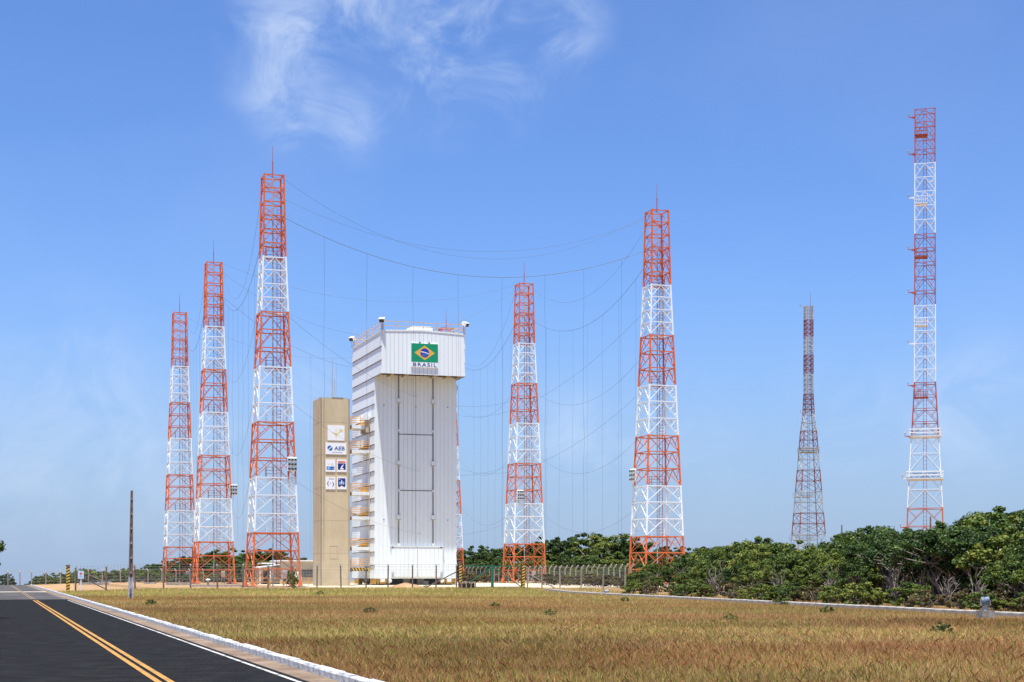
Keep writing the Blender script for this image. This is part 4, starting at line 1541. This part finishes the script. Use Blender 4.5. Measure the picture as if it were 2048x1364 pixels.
cable(('T5', -1, 1, 44.0), ('T6', 1, 1, 44.5), 8.6, RC, 'thin cable between the tops of ' + NICK['T5'] + ' and ' + NICK['T6'])
cable(('T1', -1, 1, 37.4), ('T2', 1, -1, 40.2), 4.2, .021, 'sagging cable with hanging wires from ' + NICK['T1'] + ' to ' + NICK['T2'], ev(7, .12, .95), 6)
cable(('T1', -1, 1, 43.5), ('T2', 1, -1, 44.5), 8.0, RC, 'thin deep-sagging cable between the tops of ' + NICK['T1'] + ' and ' + NICK['T2'])
cable(('T2', -1, 1, 38.4), ('T3', 1, -1, 40.2), 3.4, .021, 'sagging cable with hanging wires from ' + NICK['T2'] + ' to ' + NICK['T3'], ev(6), 6)
cable(('T2', -1, 1, 43.5), ('T3', 1, -1, 44.5), 5.5, RC, 'thin cable between the tops of ' + NICK['T2'] + ' and ' + NICK['T3'])
cable(('T2', 1, -1, 44.8), ('T5', -1, -1, 44.8), 4.0, RC, 'thin shallow cable between the tops of ' + NICK['T2'] + ' and ' + NICK['T5'])
cable(('T2', 1, 1, 44.2), ('T5', -1, 1, 44.2), 8.2, RC, 'thin deep-sagging cable between the tops of ' + NICK['T2'] + ' and ' + NICK['T5'])
cable(('T3', 1, 1, 44.6), ('T6', -1, 1, 44.6), 6.0, RC, 'thin cable between the tops of ' + NICK['T3'] + ' and ' + NICK['T6'])
cable(('T2', 1, -1, 40.2), ('T6', -1, -1, 40.2), 6.0, .016, 'cable with hanging wires from ' + NICK['T2'] + ' to ' + NICK['T6'], ev(7, .12, .8), 5)
for i, (zz, sg) in enumerate(((29.5, 4.5), (20, 4.5), (11.5, 4.0))):
    hl = ('upper', 'middle', 'lower')[i]
    cable(('T1', 1, -1, zz), ('T5', -1, -1, zz - 2), sg, RC, hl + ' thin cross cable from ' + NICK['T1'] + ' to ' + NICK['T5'])
    cable(('T4', -1, -1, zz - 1), ('T5', 1, -1, zz - 1), sg * .9, RC, hl + ' thin cross cable from ' + NICK['T4'] + ' to ' + NICK['T5'])
    cable(('T5', -1, -1, zz), ('T6', 1, -1, zz + 2), sg * .8, RC, hl + ' thin cross cable from ' + NICK['T5'] + ' to ' + NICK['T6'])
    cable(('T1', -1, 1, zz + 1), ('T2', 1, -1, zz), sg * .9, RC, hl + ' thin cross cable from ' + NICK['T1'] + ' to ' + NICK['T2'])
    if i < 2:
        cable(('T4', -1, -1, zz + 4), ('T6', 1, -1, zz), sg, RC, hl + ' thin cross cable from ' + NICK['T4'] + ' to ' + NICK['T6'])

# ------------------------------------------------------------------ vegetation
def leaves_mesh(name, centers, radii, per, leaf, material, rngs, flatten=.6, up=.55):
    nC = len(centers)
    n = nC * per
    ci = np.repeat(np.arange(nC), per)
    d = rngs.normal(size=(n, 3))
    d /= np.linalg.norm(d, axis=1)[:, None]
    rad = rngs.random(n) ** .45
    pos = centers[ci] + d * (rad * radii[ci])[:, None] * np.array([1, 1, flatten])
    nrm = d * .7 + rngs.normal(size=(n, 3)) * .55 + np.array([0, 0, up])
    nrm /= np.linalg.norm(nrm, axis=1)[:, None]
    t = rngs.normal(size=(n, 3))
    t -= nrm * np.sum(t * nrm, axis=1)[:, None]
    t /= np.linalg.norm(t, axis=1)[:, None]
    b = np.cross(nrm, t)
    sz = leaf * (.6 + .8 * rngs.random(n))[:, None]
    v = np.empty((n, 4, 3))
    v[:, 0] = pos - t * sz * .5
    v[:, 1] = pos + b * sz * .32 + nrm * sz * .08
    v[:, 2] = pos + t * sz * .6
    v[:, 3] = pos - b * sz * .32 + nrm * sz * .08
    m = bpy.data.meshes.new(name)
    m.vertices.add(n * 4)
    m.vertices.foreach_set('co', v.reshape(-1))
    m.loops.add(n * 4)
    m.loops.foreach_set('vertex_index', np.arange(n * 4, dtype=np.int32))
    m.polygons.add(n)
    m.polygons.foreach_set('loop_start', np.arange(0, n * 4, 4, dtype=np.int32))
    m.update(calc_edges=True)
    a = m.attributes.new('tint', 'FLOAT', 'POINT')
    ctint = rngs.random(nC) * .34 + .16
    tv = np.clip(ctint[ci] + rngs.normal(size=n) * .19 + .10, 0, 1)
    a.data.foreach_set('value', np.repeat(tv, 4).astype(np.float32))
    m.materials.append(material)
    return m


def tree_proto(seed, H, RX, trunk_h, nc, per, leaf, material, stems=4, lean=(0, 0), rc=(.20, .42), low=0.25):
    rg = np.random.default_rng(seed)
    rr = random.Random(seed)
    c, r = [], []
    zc, rz = (trunk_h + H) / 2, (H - trunk_h) / 2
    while len(c) < nc:
        p = rg.normal(size=3)
        p /= np.linalg.norm(p)
        if p[2] < -low and rg.random() < .75:
            continue
        k = (.42 + .55 * rg.random() ** .5)
        spray = rg.random() < .22
        if spray:
            k = rg.uniform(.92, 1.09)
        lump = 1 + .22 * math.sin(3 * math.atan2(p[1], p[0]) + seed) + .12 * math.sin(7 * p[2] + seed * 2)
        q = np.array([p[0] * RX * k * lump, p[1] * RX * k * lump, zc + p[2] * rz * k * (1 + .15 * math.sin(5 * p[0] + seed))])
        q[0] += lean[0] * (q[2] / H) ** 2
        q[1] += lean[1] * (q[2] / H) ** 2
        c.append(q)
        r.append(RX * (rc[0] + (rc[1] - rc[0]) * rg.random()) * (.62 if not spray else .38))
    c, r = np.array(c), np.array(r)
    cm_ = leaves_mesh('crown', c, r, per, leaf, material, rg)
    tb = MB()
    idx = rr.sample(range(nc), min(nc, stems * 5))
    for s in range(stems):
        a = 2 * math.pi * s / stems + rr.random()
        base = Vector((math.cos(a) * .12 * RX * .5, math.sin(a) * .12 * RX * .5, -.15))
        fork = Vector((math.cos(a) * RX * .35, math.sin(a) * RX * .35, trunk_h + .18 * (H - trunk_h))) + Vector((rr.uniform(-.2, .2), rr.uniform(-.2, .2), 0)) * RX * .4
        k1 = base.lerp(fork, .35) + Vector((rr.uniform(-.12, .12), rr.uniform(-.12, .12), 0)) * RX
        k2 = base.lerp(fork, .7) + Vector((rr.uniform(-.1, .1), rr.uniform(-.1, .1), 0)) * RX
        w0 = .030 * H * (1.0 if stems > 2 else 1.4) * rr.uniform(.7, 1.1)
        tb.tube([base, k1, k2, fork], [w0, w0 * .8, w0 * .66, w0 * .5], 6)
        for i in idx[s * 5:(s + 1) * 5]:
            e = Vector(c[i])
            mid = fork.lerp(e, .5) + Vector((rr.uniform(-.1, .1), rr.uniform(-.1, .1), rr.uniform(-.05, .1))) * RX
            st = fork if rr.random() < .6 else k2
            tb.tube([st, mid, e], [w0 * .5, w0 * .32, w0 * .10], 5)
    return tb.mesh('trunk', M['bark'], True), cm_, H


SCRUB = [tree_proto(100 + i, 3.4, 1.9, .35 + .25 * (i % 3), 74, 120, .14, M['leaf'], 4 + i % 3, lean=(-.3 * (i % 2), .2)) for i in range(6)]
DARKT = [tree_proto(200 + i, 4.2, 2.3, .8, 70, 130, .16, M['leaf_dark'], 4) for i in range(3)]
DARKH = [tree_proto(250 + i, 4.4, 2.8, 2.0, 72, 130, .16, M['leaf_dark'], 6, low=.15) for i in range(2)]
BUSH = [tree_proto(300 + i, 1.2, 1.0, .05, 34, 110, .10, M['leaf'], 3, low=.9) for i in range(3)]
DRYB = [tree_proto(320 + i, 1.3, 1.1, .1, 24, 90, .12, M['leaf_dry'], 5, low=.9) for i in range(2)]
FART = [tree_proto(400 + i, 7.0, 4.2, .5, 80, 120, .30, M['leaf_dark'], 3, rc=(.20, .38), low=.8) for i in range(4)]
FARL = [tree_proto(420 + i, 6.0, 3.6, .4, 76, 120, .27, M['leaf'], 3, rc=(.20, .38), low=.8) for i in range(2)]



def bare_mesh(seed):
    rr = random.Random(seed)
    tb = MB()
    for k in range(9):
        a = rr.uniform(0, 6.28)
        d = Vector((math.cos(a), math.sin(a), 0))
        p = Vector((rr.uniform(-.1, .1), rr.uniform(-.1, .1), -.1))
        pts = [p]
        h = rr.uniform(1.6, 2.6)
        sp = rr.uniform(.3, 1.0)
        for i in range(1, 6):
            t = i / 5
            pts.append(p + d * sp * t ** 1.3 + Vector((rr.uniform(-.1, .1), rr.uniform(-.1, .1), h * t)))
        tb.tube(pts, [.045, .038, .03, .023, .016, .006], 5)
        for j in range(5):
            i = rr.randint(1, 4)
            q = pts[i]
            e = q + Vector((rr.uniform(-.6, .6), rr.uniform(-.6, .6), rr.uniform(.1, .7)))
            tb.tube([q, q.lerp(e, .5) + Vector((0, 0, .06)), e], [.018, .012, .004], 4)
    return tb


BARE = [bare_mesh(i).mesh('twigs', mat('pale_dead_wood_%d' % i, (0.24, 0.21, 0.18), 0.9, 0.3, 5)) for i in range(2)]


def plant(proto, name, label, cat, group, loc, h, sx=1.0, rz=None):
    tm, cm_, H = proto
    k = h / H
    t = thing(name, label, cat, loc, R.uniform(0, 6.28) if rz is None else rz, group)
    t.scale = (k * sx, k * sx, k)
    link('trunk', tm, t)
    link('crown', cm_, t)
    return t


HEDGE_TOP = ([1225, 1240, 1270, 1320, 1380, 1440, 1480, 1530, 1560, 1600, 1650, 1690, 1720, 1760, 1800, 1830, 1860, 1900, 1950, 2000, 2048, 2120, 2250],
             [1165, 1152, 1138, 1122, 1098, 1087, 1078, 1088, 1096, 1082, 1086, 1064, 1070, 1052, 1060, 1073, 1062, 1046, 1034, 1037, 1046, 1040, 1040])


def hedge_pt(px, off):
    t = (px - CX) / F
    Y = (33.84 + 1.02 * off) / (t + .2)
    return at(px, Y)


rows = [(3.4, 34, .34, 1.0, 'b'), (4.9, 32, .34, 1.0, 'b'), (6.2, 27, .62, .92, 's'), (9.5, 27, .86, .95, 's'), (13.5, 28, 1.0, 1.0, 's'), (19, 23, 1.0, 1.1, 'd')]
for (off, n, fr, sx, kd) in rows:
    for i in range(n):
        px = 1248 + (2500 - 1248) * (i + R.uniform(.1, .9)) / n
        if kd == 'd' and px < 1420:
            continue
        c = hedge_pt(px, off + R.uniform(-.9, .9))
        top = float(np.interp(px, *HEDGE_TOP)) + R.uniform(-6, 5)
        hfull = zat(top, c.y) - c.z
        h = max(.8, hfull * fr * (R.uniform(.86, 1.04) if fr < .9 else R.uniform(.76, 1.13)))
        hollow = 1760 < px < 1965
        near = ' near the lattice tower in the scrub' if px < 1420 else (' below the slim red and grey mast' if px < 1690 else (' below the tall straight mast' if px < 1935 else ' behind the drum floodlight'))
        if hollow and off < 9 and (kd == 's' or (kd == 'b' and (off > 4 or R.random() < .6))):
            continue
        if hollow and kd == 's':
            plant(R.choice(DARKH), 'tall_scrub_tree', 'tall dark umbrella-crowned scrub tree over a shaded hollow of bare stems', 'tree', 'umbrella-crowned trees over the shaded hollow', c, hfull * R.uniform(.9, 1.02), 1.05)
            continue
        if kd == 'b':
            h = R.uniform(.75, 1.35)
            if R.random() < .25:
                plant(R.choice(DRYB), 'dry_bush', 'low dry brownish bush along the old kerb' + near, 'bush', 'dry bushes along the old kerb', c, h)
            else:
                plant(R.choice(BUSH), 'green_bush', 'low rounded green bush along the old kerb' + near, 'bush', 'green bushes along the old kerb', c, h, 1.15)
        elif kd == 's' and R.random() < .78:
            plant(R.choice(SCRUB), 'scrub_tree', 'scrub tree with yellow-green leaves and grey stems' + near, 'tree', 'scrub trees beside the old kerb', c, h, sx * R.uniform(.9, 1.15))
        else:
            plant(R.choice(DARKT), 'dark_scrub_tree', 'dense dark green scrub tree' + near, 'tree', 'dark trees in the scrub', c, h, sx * R.uniform(.9, 1.15))

for i in range(16):  # low trees added as dark backing, hiding bright ground behind the hollow
    px = 1715 + 290 * (i + R.random()) / 16
    plant(R.choice(DARKT), 'dark_scrub_tree', 'low dark tree added as dark backing to the shaded hollow in the scrub', 'tree', 'dark backing trees added behind the hollow', hedge_pt(px, 15.5 + R.uniform(-1.5, 2)), R.uniform(2.0, 2.8), 1.5)
for i in range(13):
    px = 1290 + (2120 - 1290) * (i + R.random()) / 13
    c = hedge_pt(px, R.choice((5.4, 6.2, 7.6)))
    o = link('bare_shrub', R.choice(BARE))
    o.location = c
    o.rotation_euler = (0, 0, R.uniform(0, 6.28))
    k = R.uniform(.7, 1.15)
    o.scale = (k, k, k)
    tag(o, 'leafless grey twiggy shrub showing among the scrub along the old kerb', 'shrub', 'leafless shrubs in the scrub')

# trees behind the rear fence, right of the white building
TOPS_R = ([915, 940, 990, 1040, 1080, 1130, 1180, 1230, 1262, 1320, 1400, 1480], [1103, 1098, 1101, 1095, 1084, 1082, 1076, 1078, 1085, 1100, 1104, 1100])
for row, (Y0, fr, n) in enumerate(((288, .66, 17), (302, 1.08, 18))):
    for i in range(n):
        px = 905 + (1490 - 905) * (i + R.uniform(.2, .8)) / n
        Y = Y0 - 48 * max(0, (px - 1060)) / 430 + R.uniform(-4, 4)
        c = at(px, Y)
        h = (zat(float(np.interp(px, *TOPS_R)) + R.uniform(-3, 4), Y) - c.z) * fr
        if R.random() < .72:
            plant(R.choice(FART), 'forest_tree', 'dark green broad-crowned tree behind the pale concrete fence', 'tree', 'dark trees behind the fence', c, h, R.uniform(1.0, 1.3))
        else:
            plant(R.choice(FARL), 'forest_tree', 'bright green tree among darker ones behind the pale concrete fence', 'tree', 'bright trees behind the fence', c, h, R.uniform(1.0, 1.3))
for i in range(16):
    px = 1085 + 190 * (i + R.random()) / 16
    Y = 205 - 38 * (px - 1085) / 190 + R.uniform(-7, 7)
    plant(R.choice(DRYB), 'dry_bush', 'dry brown shrub inside the fence corner between two lattice towers', 'bush', 'dry shrubs in the fence corner', at(px, Y), R.uniform(.9, 1.6), 1.4)
for i in range(8):
    px = 925 + 90 * (i + R.random()) / 8
    plant(R.choice(DRYB), 'dry_bush', 'dry brown shrub at the fence foot beyond the green gate', 'bush', 'dry shrubs beyond the gate', at(px, 262 + R.uniform(-6, 6)), R.uniform(1.2, 2.0), 1.5)
for i in range(26):
    px = 75 + (540 - 75) * (i + R.random()) / 26
    Y = 266 + R.uniform(-3, 4)
    plant(R.choice(BUSH), 'undergrowth_bush', 'green bush under the trees behind the row of lattice towers', 'bush', 'bushes behind the row of towers', at(px, Y), R.uniform(1.3, 2.2), 1.25)
for i in range(22):
    px = 1085 + 400 * (i + R.random()) / 22
    Y = 262 - 60 * (px - 1085) / 400 + R.uniform(-4, 4)
    plant(R.choice(BUSH), 'undergrowth_bush', 'green bush under the dark trees behind the pale concrete fence', 'bush', 'bushes behind the pale fence', at(px, Y), R.uniform(1.8, 2.8), 1.25)
# trees behind the row of masts
TOPS_L = ([60, 100, 135, 170, 205, 240, 280, 320, 360, 410, 455, 490, 520, 545, 570], [1162, 1152, 1150, 1141, 1150, 1141, 1140, 1128, 1122, 1113, 1108, 1112, 1104, 1103, 1116])
for row, (Y0, fr, n) in enumerate(((275, .72, 26), (288, 1.12, 32))):
    for i in range(n):
        px = 70 + (575 - 70) * (i + R.uniform(.2, .8)) / n
        Y = Y0 + R.uniform(-3, 5)
        c = at(px, Y)
        h = (zat(float(np.interp(px, *TOPS_L)) + R.uniform(-2, 3), Y) - c.z) * fr
        if h < .8:
            continue
        if R.random() < .7:
            plant(R.choice(FART), 'forest_tree', 'dark green tree behind the row of lattice towers', 'tree', 'dark trees behind the row of towers', c, h, R.uniform(1.15, 1.55))
        else:
            plant(R.choice(FARL), 'forest_tree', 'lighter green tree behind the row of lattice towers', 'tree', 'lighter trees behind the row of towers', c, h, R.uniform(1.15, 1.55))
for px in (4, 14):
    plant(R.choice(FART), 'forest_tree', 'small tree crown showing just over the crest of the road', 'tree', 'trees beyond the road crest', at(px, 285), 3.2, .8)
# bush at the fence by the first mast, weeds in the field
plant(BUSH[0], 'green_bush', 'leafy green bush growing against a fence post before the lattice tower', 'bush', None, at(586, 157.3), 1.7, .42)
weeds = [(1562, 90, .45), (1250, 100, .3), (1098, 66, .3), (1460, 58, .3), (1885, 46, .35), (740, 70, .3), (990, 82, .3), (1655, 70, .35), (300, 88, .35), (640, 130, .35)]
for (px, Y, h) in weeds:
    plant(R.choice(BUSH), 'weed_clump', 'small green weed clump standing out of the dry grass', 'weed', 'green weed clumps in the field', at(px, Y), h, 1.15)
# the tree at the far side of the road whose outer twigs reach into view
c = at(-92, 62)
plant(DARKT[1], 'roadside_tree', 'dark tree at the far edge of the road, only twig ends in view', 'tree', None, c, 4.2, .74)


# ------------------------------------------------------------------ grass
def vnoise(x, y, seed):
    xi, yi = np.floor(x).astype(np.int64), np.floor(y).astype(np.int64)
    fx, fy = x - xi, y - yi
    fx, fy = fx * fx * (3 - 2 * fx), fy * fy * (3 - 2 * fy)

    def h(a, b):
        v = (a * 374761393 + b * 668265263 + seed * 1442695041) & 0x7fffffff
        v = ((v ^ (v >> 13)) * 1274126177) & 0x7fffffff
        return (v & 0xffff) / 65535.0
    return (h(xi, yi) * (1 - fx) + h(xi + 1, yi) * fx) * (1 - fy) + (h(xi, yi + 1) * (1 - fx) + h(xi + 1, yi + 1) * fx) * fy


def fbm(x, y, seed):
    return .5 * vnoise(x, y, seed) + .3 * vnoise(x * 2.1, y * 2.1, seed + 1) + .2 * vnoise(x * 4.3, y * 4.3, seed + 2)


def grass(name, n, y0, y1, seed, two):
    rg = np.random.default_rng(seed)
    e = .4
    u = rg.random(n)
    Y = (y0 ** e + u * (y1 ** e - y0 ** e)) ** (1 / e)
    X = Y * rg.uniform(-.40, .56, n)
    p, q = CU * X + SU * Y, -SU * X + CU * Y
    kx = 8.64 + (126 - Y) * .2                      # the old kerb
    edge = 157.2 + 1.6 * (vnoise(p * .3, q * .3, 5) - .5) * 2
    right = X - kx
    keep = (p > KERB_OUT + .06) & (q < edge) & ((np.abs(right) > .16) | (Y > 151)) & (right < 6.5)
    keep &= ~((right > .1) & (rg.random(n) < .55))
    patch = fbm(X * .22, Y * .16, 11)
    keep &= rg.random(n) < (.35 + 1.1 * patch)
    X, Y, p, q, right, patch = X[keep], Y[keep], p[keep], q[keep], right[keep], patch[keep]
    m = len(X)
    z = gz_pq(p, q)
    a = rg.uniform(0, 2 * np.pi, m)
    big = fbm(X * .10 + 7, Y * .07, 21)
    near_f = sst(112, 138, q)                       # greener, taller belt along the fence
    hgt = (.05 + .15 * rg.random(m) ** 1.8) * (.7 + .7 * big) * (1 + .35 * near_f)
    hgt *= np.where((right > -1.3) & (right < 3) & (q < 150), .5, 1)
    hgt *= np.where((np.abs(X - 18.9) < .9) & (Y < 63.3) & (Y > 60.5), .35, 1)
    wid = np.maximum(.0030, Y * .00010) * (.7 + .8 * rg.random(m))
    lean = rg.normal(size=(m, 2)) * .42 + np.array([-.08, .03])
    kind = rg.random(m)
    c_brown = np.array([.46, .245, .105])
    c_straw = np.array([.66, .47, .205])
    c_green = np.array([.34, .335, .075])
    c_dark = np.array([.33, .15, .062])
    gfrac = np.clip(.22 + .75 * (fbm(X * .15 + 31, Y * .11, 41) - .42) + .50 * near_f, .03, .80)
    sfrac = np.clip(.20 + .9 * (fbm(X * .12 + 3, Y * .2, 61) - .5) + .15 * near_f, .05, .55)
    dfrac = np.clip(.20 - .15 * near_f, .05, 1)
    col = np.where((kind < gfrac)[:, None], c_green, np.where((kind < gfrac + sfrac)[:, None], c_straw, np.where((kind < gfrac + sfrac + dfrac)[:, None], c_dark, c_brown)))
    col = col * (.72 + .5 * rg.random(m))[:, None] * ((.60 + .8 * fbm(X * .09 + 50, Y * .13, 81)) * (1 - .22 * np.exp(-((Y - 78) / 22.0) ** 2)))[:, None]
    dx, dy = np.cos(a) * wid, np.sin(a) * wid
    k = 5 if two else 3
    v = np.empty((m, k, 3))
    v[:, 0] = np.stack([X - dx, Y - dy, z - .01], 1)
    v[:, 1] = np.stack([X + dx, Y + dy, z - .01], 1)
    tipx, tipy = X + lean[:, 0] * hgt, Y + lean[:, 1] * hgt
    if two:
        mx_, my_ = X + lean[:, 0] * hgt * .28, Y + lean[:, 1] * hgt * .28
        v[:, 2] = np.stack([mx_ + dx * .8, my_ + dy * .8, z + hgt * .6], 1)
        v[:, 3] = np.stack([tipx, tipy, z + hgt], 1)
        v[:, 4] = np.stack([mx_ - dx * .8, my_ - dy * .8, z + hgt * .6], 1)
    else:
        v[:, 2] = np.stack([tipx, tipy, z + hgt], 1)
    me = bpy.data.meshes.new(name)
    me.vertices.add(m * k)
    me.vertices.foreach_set('co', v.reshape(-1))
    me.loops.add(m * k)
    me.loops.foreach_set('vertex_index', np.arange(m * k, dtype=np.int32))
    me.polygons.add(m)
    me.polygons.foreach_set('loop_start', np.arange(0, m * k, k, dtype=np.int32))
    me.update(calc_edges=True)
    at_ = me.attributes.new('blade', 'FLOAT_COLOR', 'POINT')
    cc = np.concatenate([np.clip(col, 0, 1), np.ones((m, 1))], 1)
    at_.data.foreach_set('color', np.repeat(cc, k, axis=0).reshape(-1).astype(np.float32))
    me.materials.append(M['grass'])
    o = link(name, me)
    tag(o, 'dry brown and straw coloured grass covering the field', 'grass', None, 'stuff')
    return o


g_near = grass('dry_grass', 880000, 20, 60, 5, True)
g_far = grass('dry_grass', 940000, 60, 162, 6, False)
g_far['label'] = 'olive and brown grass on the far half of the field'
g_near['label'] = 'dry brown and straw coloured grass near the road'
